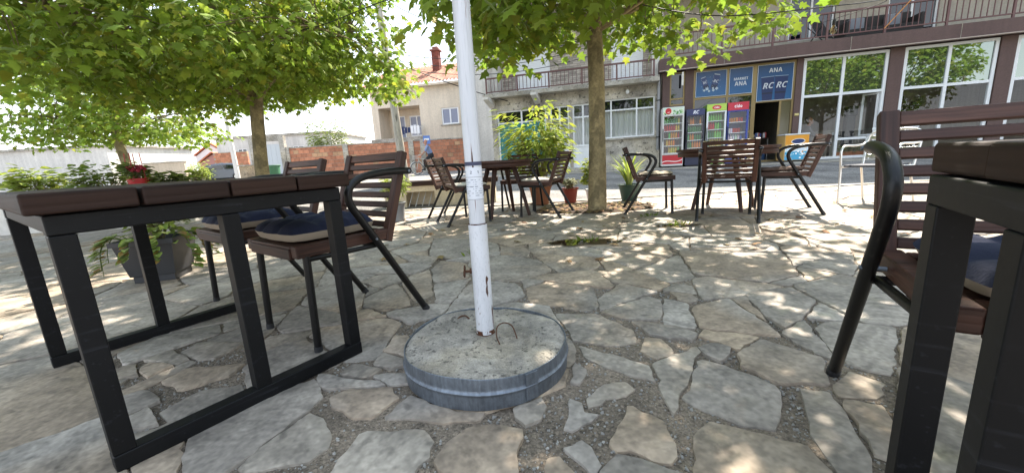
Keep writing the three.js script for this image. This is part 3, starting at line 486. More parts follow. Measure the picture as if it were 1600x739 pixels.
signPanel('window_sign', 'blue window sign printed with two tumbling drink cans and ice cubes', 0.86, 1.77, 2.4, 3.19, -0.03, prints.cans);
signPanel('window_sign', 'blue window sign with white letters MARKET ANA', 1.85, 2.51, 2.4, 3.19, -0.03, prints.market);
signPanel('window_sign', 'large blue sign reading ANA over two dark cups lettered RC', 2.65, 3.63, 2.11, 3.19, -0.03, prints.ana);

// ---- drink fridges in front of the shop
function fridge(label, s, w, h, z, o) {
  const t = thing('drink_fridge', label, 'fridge', fac(s, 0.19, z), FA, 'drink fridges lined up before the market'), d = 0.58, b = 0.045, head = o.head, foot = o.foot;
  part('cabinet', [span(-w / 2, -w / 2 + b, 0.05, h, -d, 0), span(w / 2 - b, w / 2, 0.05, h, -d, 0), span(-w / 2 + b, w / 2 - b, h - 0.03, h, -d, 0), span(-w / 2 + b, w / 2 - b, 0.05, foot, -d, 0), span(-w / 2 + b, w / 2 - b, foot, h - 0.03, -d, -d + 0.03)], o.body, t);
  part('feet', [span(-w / 2 + 0.03, w / 2 - 0.03, 0, 0.05, -d + 0.05, -0.05)], M.dark, t);
  const y0 = foot, y1 = h - head, x = w / 2 - b;
  part('door_frame', [span(-w / 2, -x + 0.005, y0, y1, 0.002, 0.035), span(x - 0.005, w / 2, y0, y1, 0.002, 0.035), span(-x + 0.005, x - 0.005, y0, y0 + 0.035, 0.002, 0.035), span(-x + 0.005, x - 0.005, y1 - 0.035, y1, 0.002, 0.035)], o.frame, t);
  part('pane', new THREE.PlaneGeometry(2 * x - 0.01, y1 - y0 - 0.07).translate(0, (y0 + y1) / 2, 0.02), M.glass, t);
  part('handle', rb(0.02, 0.4, 0.025, 0.006, -w / 2 + 0.02, (y0 + y1) / 2, 0.05), M.dark, t);
  const pr = (tex, ya, yb, zz) => new THREE.Mesh();
  part('header', span(-w / 2, w / 2, y1 + 0.004, h, 0.002, 0.03), o.headMat, t);
  part('header_print', new THREE.PlaneGeometry(w - 0.02, head - 0.02).translate(0, (y1 + h) / 2, 0.034), new THREE.MeshPhysicalMaterial({ map: o.headTex, roughness: 0.3 }), t);
  if (o.footTex) part('base_print', new THREE.PlaneGeometry(w - 0.03, foot - 0.1).translate(0, (foot + 0.06) / 2, 0.004), new THREE.MeshPhysicalMaterial({ map: o.footTex, roughness: 0.3 }), t);
  const n = o.rows, q = rng(o.seed), gs = [], bot = lathe([[0.001, 0], [0.031, 0.001], [0.031, 0.13], [0.026, 0.16], [0.012, 0.19], [0.012, 0.225], [0.001, 0.226]], 8), cn = lathe([[0.001, 0], [0.032, 0.001], [0.033, 0.12], [0.027, 0.132], [0.001, 0.132]], 8);
  for (let k = 0; k < n; k++) {
    const y = y0 + 0.05 + k * (y1 - y0 - 0.07) / n; part('shelf', span(-x, x, y - 0.02, y, -d + 0.035, -0.05), M.white, t);
    let c = null; const kind = o.kinds?.[k] ?? 0;
    for (let row = 0; row < 2; row++) for (let i = 0; i < Math.floor((2 * x - 0.02) / 0.07); i++) {
      if (!c || q() < 0.45) c = o.cols[Math.floor(q() * o.cols.length)];
      const g = (kind ? cn : bot).clone(); const sc = Math.min(1.3, (y1 - y0 - 0.07) / n / 0.24); g.scale(1, kind ? 1 : sc * 0.92, 1); g.translate(-x + 0.045 + i * 0.07, y, -0.12 - row * 0.12); gs.push(tint(g, c.map((v) => v * (0.8 + 0.4 * q()))));
    }
  }
  part('bottles', gs, M.vcol, t).userData.kind = 'stuff';
}
{
  const G = [0.03, 0.2, 0.04], Rd = [0.5, 0.02, 0.02], Or = [0.65, 0.22, 0.02], Ye = [0.6, 0.45, 0.05], Br = [0.06, 0.02, 0.01], Wh = [0.7, 0.7, 0.7], Bl = [0.02, 0.08, 0.4];
  const head = (bg, draw) => canvasTex(300, 100, (c, w, h) => { c.fillStyle = bg; c.fillRect(0, 0, w, h); draw(c, w, h); });
  fridge('white drink fridge with a round red badge and red wave base', 0.1, 0.645, 1.9, 0.72, { head: 0.24, foot: 0.42, rows: 5, seed: 3, body: mat([0.62, 0.6, 0.58], 0.4), frame: mat([0.62, 0.6, 0.58], 0.4), headMat: M.white, cols: [G, Rd, Or, Ye, Br, [0.1, 0.4, 0.1]], kinds: [0, 0, 0, 0, 0],
    headTex: head('#cfdccd', (c, w, h) => { const q = rng(8); for (let i = 0; i < 60; i++) { c.fillStyle = ['#7fae6a', '#c9d8b4', '#5d9457', '#e4e6cf'][i % 4]; c.beginPath(); c.arc(q() * w, 40 + q() * 60, 6 + q() * 12, 0, 7); c.fill(); } c.fillStyle = '#c4202c'; c.beginPath(); c.arc(78, 50, 44, 0, 7); c.fill(); c.fillStyle = '#e9a8a4'; c.beginPath(); c.arc(78, 50, 26, 0.3, 2.6); c.fill(); }),
    footTex: canvasTex(320, 180, (c, w, h) => { c.fillStyle = '#c01f2b'; c.fillRect(0, 0, w, h); c.strokeStyle = '#f4eaea'; c.lineWidth = 15; c.beginPath(); c.moveTo(0, 130); c.bezierCurveTo(90, 60, 200, 170, 320, 84); c.stroke(); c.fillStyle = '#d8dad9'; c.fillRect(0, 164, w, 16); }) });
  fridge('dark blue drink fridge with white RC letters on its header', 0.76, 0.54, 1.79, 0.7, { head: 0.2, foot: 0.3, rows: 5, seed: 5, body: mat([0.02, 0.025, 0.06], 0.4), frame: mat([0.03, 0.03, 0.05], 0.4), headMat: mat([0.02, 0.03, 0.1], 0.4), cols: [Br, G, [0.1, 0.4, 0.1], Or, Br], headTex: head('#1b2a5c', (c, w, h) => { c.fillStyle = '#f2f4fa'; c.font = 'italic bold 78px sans-serif'; c.textAlign = 'center'; c.fillText('RC', w / 2, 78); }) });
  fridge('lime topped drink fridge with white door frame and juice bottles', 1.36, 0.56, 1.89, 0.7, { head: 0.22, foot: 0.3, rows: 5, seed: 7, body: mat([0.2, 0.34, 0.08], 0.4), frame: M.white, headMat: mat([0.3, 0.5, 0.1], 0.4), cols: [Ye, G, Or, Rd, [0.2, 0.5, 0.08]], headTex: head('#b3cf4e', (c, w, h) => { c.fillStyle = '#c62a33'; c.beginPath(); c.ellipse(w / 2, h / 2, 72, 34, 0, 0, 7); c.fill(); c.fillStyle = '#fff'; c.font = 'bold 40px sans-serif'; c.textAlign = 'center'; c.fillText('cido', w / 2, 63); }) });
  fridge('blue sided drink fridge with red header beside the shop door', 1.96, 0.58, 1.885, 0.7, { head: 0.24, foot: 0.3, rows: 4, seed: 11, body: mat([0.03, 0.06, 0.32], 0.4), frame: mat([0.04, 0.07, 0.34], 0.4), headMat: mat([0.5, 0.03, 0.05], 0.4), cols: [Wh, Br, Or, Wh, Rd, Bl], kinds: [0, 0, 1, 1], headTex: head('#c21f3a', (c, w, h) => { c.fillStyle = '#fff'; c.font = 'bold 58px sans-serif'; c.textAlign = 'center'; c.fillText('cido', w / 2, 68); }) });
}
{ // ice cream cooler by the shop door
  const o = thing('ice_cream_cooler', 'orange and blue ice cream cooler with oval badge outside the door', 'cooler', fac(3.6, 0.19, 0.72), FA + 0.1);
  part('cabinet', rb(0.66, 0.76, 0.5, 0.02, 0, 0.42, -0.25), mat([0.62, 0.4, 0.14], 0.5), o); part('lid', rb(0.68, 0.035, 0.52, 0.01, 0, 0.818, -0.25), M.white, o); part('feet', span(-0.28, 0.28, 0, 0.045, -0.45, -0.05), M.dark, o);
  part('print', new THREE.PlaneGeometry(0.63, 0.72).translate(0, 0.42, 0.003), new THREE.MeshPhysicalMaterial({ map: prints.cooler, roughness: 0.4 }), o);
}
{ // a counter with goods just inside the door
  const o = thing('shop_counter', 'low blue crated counter seen through the open shop door', 'counter', fac(2.95, 0.185, -0.9), FA);
  part('top', rb(0.7, 0.04, 0.5, 0.008, 0, 0.78, 0), M.woods[1], o); for (const x of [-0.32, 0, 0.32]) part('leg', rb(0.03, 0.76, 0.03, 0.004, x, 0.38, 0.2), M.alu, o); part('crate', rb(0.6, 0.34, 0.3, 0.02, 0, 0.17, -0.05), mat([0.03, 0.09, 0.22], 0.5), o);
  const q = rng(31), g = []; for (let i = 0; i < 14; i++) g.push(tint(rb(0.07, 0.08 + 0.14 * q(), 0.07, 0.01, -0.3 + i * 0.046, 0.86 + 0.02 * q(), (q() - 0.5) * 0.3), [[0.5, 0.03, 0.03], [0.6, 0.5, 0.3], [0.05, 0.1, 0.3], [0.6, 0.6, 0.6]][i % 4])); part('goods', g, M.vcol, o).userData.kind = 'stuff';
}
{ // cafe: tables and seats inside
  for (const [s, z, lab] of [[5.25, -1.2, 'small dark cafe table inside behind the open casement'], [7.1, -1.6, 'small dark cafe table inside behind the window by the pier']]) {
    const o = thing('cafe_table', lab, 'table', fac(s, 0.185, z), FA); part('table_top', lathe([[0.001, 0.7], [0.34, 0.7], [0.35, 0.72], [0.34, 0.74], [0.001, 0.74]], 24), M.woods[1], o); part('leg', lathe([[0.035, 0.02], [0.035, 0.7]], 10), M.blackSteel, o); part('base', lathe([[0.24, 0], [0.24, 0.015], [0.05, 0.03]], 20), M.blackSteel, o);
    part('napkin_stand', rb(0.1, 0.1, 0.06, 0.01, 0.08, 0.79, 0.05), M.white, o);
  }
  const bench = thing('cafe_sofa', 'long pale upholstered bench along the cafe wall inside', 'sofa', fac(5.4, 0.185, -2.6), FA); part('seat', rb(3.0, 0.42, 0.6, 0.04, 0, 0.21, 0), M.roomLight, bench); part('backrest', rb(3.0, 0.55, 0.16, 0.05, 0, 0.68, -0.25), M.roomLight, bench);
  const sp = thing('tall_speaker', 'tall dark cabinet standing inside the cafe beside the casement', 'cabinet', fac(5.55, 0.185, -0.75), FA); part('cabinet', rb(0.24, 1.3, 0.24, 0.02, 0, 0.65, 0), M.dark, sp); part('top_box', rb(0.3, 0.3, 0.26, 0.05, 0.02, 1.45, 0), M.dark, sp);
}
{ // balcony furniture
  const wick = mat([0.03, 0.026, 0.024], 0.8), o = thing('balcony_sofa', 'dark wicker sofa with grey cushions on the balcony', 'sofa', fac(6.0, 3.66, -0.75), FA);
  part('seat', rb(1.9, 0.3, 0.7, 0.03, 0, 0.2, 0), wick, o); part('backrest', rb(1.9, 0.45, 0.12, 0.04, 0, 0.57, -0.3), wick, o); for (const x of [-0.9, 0.9]) part('armrest', rb(0.12, 0.5, 0.7, 0.04, x, 0.35, 0.003), wick, o);
  for (const x of [-0.5, 0.42]) part('cushion', rb(0.42, 0.4, 0.14, 0.06, x, 0.55, -0.12), mat([0.2, 0.21, 0.23], 0.9), o);
  const c = thing('deck_chair', 'dark folding deck chair tilted back on the balcony', 'chair', fac(4.5, 3.66, -0.5), FA + 0.5); part('sling', rb(0.5, 0.75, 0.03, 0.01).rotateX(-0.6).translate(0, 0.5, -0.1), M.dark, c); for (const x of [-0.26, 0.26]) part('leg', [rod([x, 0, 0.3], [x, 0.6, -0.3], 0.015), rod([x, 0, -0.3], [x, 0.55, 0.2], 0.015)], M.dark, c);
  const r = part('tie_strap', tube([fac(5.72, 3.8, 0.16), fac(6.2, 4.4, 0.18), fac(6.75, 5.1, 0.2), fac(7.15, 5.9, 0.2)], 0.012, 12, 6), mat([0.6, 0.25, 0.07], 0.7), scene); tag(r, 'orange strap stretched slantwise across the balcony railing', 'strap');
}

// ---- the apartment house beside it
{
  const B = thing('apartment_house', 'grey rendered apartment house with curtained windows and brown balcony railing', 'building', fac(0, 0, 0), FA);
  const L = -6.25, Rr = -0.24;
  part('wall', plate(rect(L, Rr, 0.1, 2.98), [rect(-6.05, -4.15, 0.6, 2.55), rect(-4.02, -3.32, 0.27, 2.55), rect(-3.2, -2.45, 0.27, 2.55), rect(-2.15, -0.4, 1.28, 2.6)], 0.28), M.plasterGrey, B);
  part('side_wall', [span(L, L + 0.25, 0.1, 7.2, -8, -0.28), span(Rr - 0.25, Rr, 0.1, 7.2, -8, -0.28), span(L, Rr, 0.1, 7.2, -8.2, -8)], M.plasterWhite, B);
  part('upper_floor', [span(L + 0.25, Rr - 0.25, 2.985, 3.135, -8, -0.92)], M.conc, B);
  const teal = mat([0.03, 0.2, 0.2], 0.5);
  windowAt(B, 'shop_window', -6.05, -4.15, 0.6, 2.55, -0.06, [-5.1], [2.1], 0.06, M.whiteFrame, (i, j) => (j ? M.darkGlass : teal));
  windowAt(B, 'glazed_door', -4.02, -3.32, 0.27, 2.55, -0.06, [-3.67], [1.1, 2.1], 0.06, M.whiteFrame, (i, j) => (j === 0 ? M.white : j === 2 ? M.darkGlass : M.glass));
  windowAt(B, 'glazed_door', -3.2, -2.45, 0.27, 2.55, -0.06, [-2.83], [1.1, 2.1], 0.06, M.whiteFrame, (i, j) => (j === 0 ? M.white : j === 2 ? M.darkGlass : M.glass));
  windowAt(B, 'curtained_window', -2.15, -0.4, 1.28, 2.6, -0.06, [-1.85, -0.99], [2.23], 0.05, M.whiteFrame, (i, j) => (j ? M.darkGlass : M.glass));
  part('window_sill', span(-2.2, -0.35, 1.22, 1.278, -0.05, 0.05), M.conc, B);
  part('curtain', curtain(-2.1, -0.42, 1.3, 2.58, -0.22, 1), M.curtain, B); part('curtain', curtain(-4.0, -3.35, 0.9, 2.2, -0.22, 4), M.curtain, B); part('curtain', curtain(-3.18, -2.48, 0.9, 2.2, -0.22, 7), M.curtain, B);
  part('interior_wall', [span(L + 0.25, Rr - 0.25, 0.1, 3.08, -3.2, -3.1)], M.room, B); part('interior_floor', [span(L + 0.25, Rr - 0.25, 0.1, 0.25, -3.1, -0.29)], M.room, B);
  part('step', [rb(3.4, 0.13, 1.1, 0.01, -4.0, 0.255, 0.52)], M.conc, B);
  part('plinth', plate([[-2.4, 0.15], [-0.26, 0.15], [-0.26, 0.78], [-2.4, 0.86]], [], 0.3).translate(0, 0, 0.305), M.plasterGrey, B);
  // balcony
  part('balcony_slab', [rb(6.05, 0.15, 1.35, 0.012, -3.32, 3.06, -0.24)], M.conc, B);
  for (const x of [-6.3, -4.55]) part('bracket', plate([[0, 0], [0.75, 0.22], [0.75, 0.3], [0, 0.3]], [], 0.2).rotateY(-Math.PI / 2).translate(x, 2.683, 0.0), M.plasterWhite, B);
  railing(B, -6.3, -0.44, 3.135, 3.69, 0.36, 0.135, [-6.27, -5.1, -3.95, -2.8, -1.65, -0.48], M.brownRail, 0.06);
  part('upper_wall', plate(rect(L + 0.25, Rr - 0.25, 3.13, 7.2), [rect(-5.5, -4.1, 3.3, 5.3), rect(-1.85, -0.75, 3.3, 5.3)], 0.2).translate(0, 0, -0.9), M.cladding, B);
  part('pilaster', [span(-6.55, -6.26, 3.14, 7.2, -0.95, 0.2)], M.plasterWhite, B);
  for (const [a, b] of [[-5.5, -4.1], [-1.85, -0.75]]) part('roller_shutter', [...Array(30)].map((_, i) => rb(b - a, 0.064, 0.02, 0.006, (a + b) / 2, 3.34 + i * 0.066, -0.95)), M.white, B);
  part('second_balcony_slab', [rb(6.25, 0.15, 1.35, 0.012, -3.42, 5.75, -0.24)], M.conc, B);
  railing(B, -6.48, -0.42, 5.83, 6.5, 0.36, 0.27, [-6.45, -5.3, -4.1, -2.95, -1.8, -0.46], M.brownRail, 0.06);
  part('roof', [span(L - 0.5, Rr + 0.02, 7.2, 7.5, -8.6, 0.6)], M.conc, B);
  part('wall_lamp', lathe([[0.001, -0.07], [0.05, -0.05], [0.065, 0], [0.05, 0.05], [0.001, 0.06]], 14).translate(-1.3, 2.78, 0.09), M.white, B); part('wall_socket', rb(0.06, 0.06, 0.1, 0.01, -1.3, 2.84, 0.04), M.white, B);
  const dp = part('drain_pipe', rod([-0.3, 0.2, 0.08], [-0.3, 3.05, 0.08], 0.045), mat([0.3, 0.3, 0.31], 0.6), B); part('pipe_clip', [span(-0.36, -0.24, 1.2, 1.23, 0, 0.135), span(-0.36, -0.24, 2.4, 2.43, 0, 0.135)], M.blackSteel, dp);
}
// ---------------------------------------------------------------- chairs, tables, cushions
const turnTo = (fx, fz) => Math.atan2(fx, fz);
const chairParts = (() => {
  const lean = Math.atan2(0.145, 0.41), P = [];
  const post = rb(0.042, 0.44, 0.036, 0.005, 0, 0, 0, true); post.rotateX(-lean);
  for (const s of [-1, 1]) P.push(['back_post', post.clone().translate(s * 0.222, 0.597, -0.27), 0]);
  for (let k = 0; k < 8; k++) { const y = 0.465 + k * 0.0455, z = -0.2 - (y - 0.4) * 0.354, h = k === 7 ? 0.04 : 0.029; const g = rb(0.402, h, 0.018, 0.004); g.rotateX(-lean); P.push(['back_slat', g.translate(0, y, z), 1 + (k % 2)]); }
  for (let k = 0; k < 6; k++) P.push(['seat_slat', rb(0.375, 0.02, 0.062, 0.004).translate(0, 0.438 - 0.006 * Math.sin(k / 5 * Math.PI), -0.165 + k * 0.072), k % 3]);
  for (const s of [-1, 1]) P.push(['seat_rail', rb(0.05, 0.05, 0.44, 0.006, 0, 0, 0).translate(s * 0.213, 0.425, 0.005), 0]);
  P.push(['seat_apron', rb(0.376, 0.045, 0.022, 0.004).translate(0, 0.415, 0.221), 1]);
  const arm = (s) => tube([[s * 0.247, 0.712, -0.352], [s * 0.262, 0.715, -0.27], [s * 0.27, 0.71, -0.15], [s * 0.272, 0.688, -0.05], [s * 0.272, 0.645, -0.005], [s * 0.272, 0.59, -0.006], [s * 0.272, 0.535, -0.036], [s * 0.272, 0.42, -0.105], [s * 0.272, 0.2, -0.233], [s * 0.272, 0.0, -0.35]], 0.0165, 44, 10);
  for (const s of [-1, 1]) P.push(['arm_and_rear_leg', arm(s), 't']);
  for (const s of [-1, 1]) P.push(['front_leg', rod([s * 0.232, 0, 0.2], [s * 0.226, 0.405, 0.185], 0.0155, 0.0155, 10), 't']);
  for (const s of [-1, 1]) { P.push(['foot_cap', rod([s * 0.272, 0, -0.352], [s * 0.272, 0.024, -0.337], 0.0185, 0.018, 10), 'c'], ['foot_cap', rod([s * 0.232, 0, 0.2], [s * 0.2317, 0.024, 0.199], 0.0175, 0.017, 10), 'c'], ['bolt', rod([s * 0.24, 0.712, -0.335], [s * 0.272, 0.712, -0.335], 0.007, 0.007, 6), 'b'], ['bolt', rod([s * 0.24, 0.423, -0.1], [s * 0.292, 0.423, -0.1], 0.006, 0.006, 6), 'b']); }
  P.push(['cross_bar', rod([-0.27, 0.388, -0.122], [0.27, 0.388, -0.122], 0.0115), 't']);
  for (const s of [-1, 1]) P.push(['side_bar', rod([s * 0.23, 0.39, 0.19], [s * 0.25, 0.388, -0.122], 0.011), 't']);
  return P;
})();
const chairNames = 'slatted wooden armchairs with bent steel tube arms';
function chair(label, x, z, fx, fz) {
  const o = thing('garden_armchair', label, 'chair', [x, 0.004, z], turnTo(fx, fz), chairNames);
  for (const [n, g, m] of chairParts) part(n, g, m === 't' ? M.tubeSteel : m === 'c' ? M.dark : m === 'b' ? M.galv : M.woods[m], o);
  return o;
}
function cushionGeo(seed, thick) {
  const n = 26, top = [], w = 0.205, out = [];
  const mk = (sgn) => {
    const pos = [], uv = [], idx = [];
    for (let j = 0; j <= n; j++) for (let i = 0; i <= n; i++) {
      const u = i / n * 2 - 1, v = j / n * 2 - 1, k = 1 - 0.1 * Math.pow(Math.abs(u), 2) * Math.pow(Math.abs(v), 2);
      const e = Math.pow(Math.max(0, 1 - Math.pow(Math.abs(u), 5)), 0.5) * Math.pow(Math.max(0, 1 - Math.pow(Math.abs(v), 5)), 0.5);
      let t = 0; for (const a of [-0.36, 0.36]) for (const b of [-0.36, 0.36]) t = Math.max(t, Math.exp(-((u - a) ** 2 + (v - b) ** 2) / 0.014));
      const seam = 0.75 * Math.exp(-Math.min((Math.abs(u) - 0.36) ** 2, (Math.abs(v) - 0.36) ** 2) / 0.009);
      const scal = 1 - 0.045 * seam * Math.max(Math.abs(u), Math.abs(v)) ** 6;
      const h = e * (1 - 0.55 * Math.max(t, seam)) * (0.84 + 0.32 * vnoise(u * 3.5 + 9, v * 3.5 + 9, 999, 999, seed));
      pos.push(u * w * k * scal, sgn > 0 ? thick * (0.45 + 0.55 * h) : thick * 0.45 * (1 - Math.pow(e, 0.45)), v * w * k * scal); uv.push(u * w, v * w);
    }
    for (let j = 0; j < n; j++) for (let i = 0; i < n; i++) { const a = j * (n + 1) + i, b = a + 1, c = a + n + 1, d = c + 1; sgn > 0 ? idx.push(a, c, b, b, c, d) : idx.push(a, b, c, b, d, c); }
    const g = new THREE.BufferGeometry(); g.setAttribute('position', new THREE.Float32BufferAttribute(pos, 3)); g.setAttribute('uv', new THREE.Float32BufferAttribute(uv, 2)); g.setIndex(idx); g.computeVertexNormals(); return g;
  };
  return [mk(1), mk(-1)];
}
function cushion(label, o, topM, sideM, thick = 0.06, dz = 0.02) {
  const c = thing('seat_cushion', label, 'cushion', [0, 0, 0], o.rotation.y, 'tufted seat cushions'), [a, b] = cushionGeo(Math.round(o.position.x * 100), thick);
  const p = V(0, 0.4495, dz).applyAxisAngle(V(0, 1, 0), o.rotation.y).add(o.position); c.position.copy(p);
  part('top_panel', a, topM, c); part('underside_panel', b, sideM, c); return c;
}
const cA = chair('slatted armchair with navy cushion nearest the white pole, at the plank table', -0.896, -1.78, -0.6, 0.8);
const cB = chair('slatted armchair behind the first one at the plank table, beside the black planter', -1.5, -2.24, -0.6, 0.8);
cushion('navy tufted cushion with beige edge on the armchair nearest the white pole', cA, M.navy, M.beigeCloth, 0.09); cushion('navy tufted cushion on the armchair next to the black planter', cB, M.navy, M.beigeCloth, 0.09);
{ const fx = -0.53, fz = 0.85, cE = [1.06, -0.68];
  const e = chair('slatted armchair close to the camera, pulled up to the cut off plank table', cE[0], cE[1], fx, fz); cushion('navy cushion on the armchair close to the camera', e, M.navy, M.beigeCloth, 0.07); }
const c1 = chair('armchair with tan cushion facing away from the street tree, beside the green pot', 1.8, -4.82, 0.97, 0.24);
const c2 = chair('armchair seen squarely from behind, in front of the drink fridges', 2.32, -4.08, 0.47, -0.88);
const c3 = chair('armchair with dark cushion in front of the ice cream cooler, facing the round table', 3.02, -4.27, -0.9, -0.43);
cushion('tan flattened cushion on the armchair beside the green pot', c1, M.beigeCloth, M.brownCloth, 0.045); cushion('dark brown cushion on the armchair in front of the ice cream cooler', c3, M.brownCloth, M.brownCloth, 0.045);
const l1 = chair('armchair with pale cushion just behind the white pole, at the round table', -0.53, -4.83, 0.92, -0.4);
const l2 = chair('armchair half hidden behind another, nearest the wooden bench', -0.74, -5.48, 0.94, 0.25);
const rr = chair('armchair with pale cushion at the round table, backing on the tree trunk', 0.42, -5.05, -0.89, -0.45);
const bk = chair('armchair on the far side of the round table, against the leafy pot shrub', 0.16, -5.72, -0.25, 0.97);
cushion('pale cushion on the armchair just behind the white pole', l1, M.creamCloth, M.creamCloth, 0.04); cushion('pale cushion on the armchair backing on the tree trunk', rr, M.creamCloth, M.creamCloth, 0.04);

// plank-topped tables on black steel sleds. Local x runs along the boards, z across them
function plankTable(label, x, z, turn, len, nb, bw, sleds) {
  const o = thing('plank_table', label, 'table', [x, 0.003, z], turn, 'plank tables on black steel sled frames'), W = nb * bw, q = rng(Math.round(x * 50) + 77);
  for (let k = 0; k < nb; k++) part('plank', rb(len + 0.02 * (q() - 0.5), 0.05 - 0.003 * q(), bw - 0.006, 0.006, 0.008 * (q() - 0.5), 0.7 + 0.003 * (q() - 0.5), -W / 2 + (k + 0.5) * bw), M.plank[k % 3], o);
  const t = 0.048, w = W - 0.06;
  for (const sx of sleds) {
    const f = part('sled_runner', rb(t, t, w, 0.004, sx, t / 2, 0), M.blackSteel, o); part('sled_top_bar', rb(t, t, w, 0.004, sx, 0.6488, 0), M.blackSteel, o);
    for (const sz of [-w / 2 + t / 2, 0, w / 2 - t / 2]) part('post', rb(t - 0.002, 0.6245 - t, t - 0.002, 0.003, sx, (0.6245 + t) / 2, sz), M.blackSteel, f);
    for (const sz of [-w / 2 + 0.06, w / 2 - 0.06]) part('floor_glide', new THREE.CylinderGeometry(0.016, 0.018, 0.006, 12).translate(sx, -0.001, sz), M.dark, f);
  }
  for (const s of [-1, 1]) part('long_rail', rb(sleds[1] - sleds[0] - t, t - 0.006, t - 0.006, 0.004, (sleds[0] + sleds[1]) / 2, 0.6488, s * (w / 2 - t / 2)), M.blackSteel, o);
  return o;
}
// local +x of the first table points away from its near end: v = (-0.82, -0.57); local z = u
plankTable('plank table with steel sled legs beside the two navy cushioned armchairs', -0.86 - 0.82 * 0.56, -1.17 - 0.57 * 0.56, Math.atan2(0.57, -0.82), 1.22, 4, 0.196, [-0.555, 0.5]);
plankTable('plank table cut off by the picture edge, next to the near armchair', 1.04, -0.13, Math.atan2(-0.53, 0.85), 1.1, 3, 0.196, [-0.53, 0.53]);

function roundTable(label, x, z, turn, r) {
  const o = thing('round_table', label, 'table', [x, 0.004, z], turn, 'round wooden tables with splayed legs'), n = 7, w = 2 * r / n;
  for (let k = 0; k < n; k++) { // boards cut to a circle
    const a = -r + k * w + 0.002, b = a + w - 0.004, pts = []; const X = (y) => Math.sqrt(Math.max(0, r * r - y * y));
    for (let i = 0; i <= 6; i++) { const y = lerp(a, b, i / 6); pts.push([X(y), y]); } for (let i = 6; i >= 0; i--) { const y = lerp(a, b, i / 6); pts.push([-X(y), y]); }
    const g = plate(pts, [], 0.03, 0.0015); g.rotateX(-Math.PI / 2); g.translate(0, 0.735, 0); part('top_board', boxUV(g), M.woods[k % 3], o);
  }
  part('apron_ring', lathe([[r - 0.05, 0.645], [r - 0.02, 0.645], [r - 0.02, 0.7], [r - 0.05, 0.7], [r - 0.05, 0.645]], 40), M.woods[0], o);
  for (let k = 0; k < 4; k++) { const a = k * Math.PI / 2 + 0.5, c = Math.cos(a), s = Math.sin(a); part('leg', limb([[c * 0.17, 0.69, s * 0.17], [c * 0.3, 0.3, s * 0.3], [c * 0.38, 0, s * 0.38]], [0.034, 0.028, 0.02], 8), M.woods[1], o); }
  part('leg_brace', [rod([-0.19, 0.62, -0.1], [0.19, 0.62, 0.1], 0.018), rod([0.1, 0.622, -0.19], [-0.1, 0.622, 0.19], 0.018)], M.woods[1], o);
}
roundTable('round wooden table behind the white pole, with four armchairs', -0.1, -5.2, 0.1, 0.42);
roundTable('round wooden table in front of the drink fridges, behind the armchair seen from the rear', 2.63, -4.7, 0.5, 0.55);

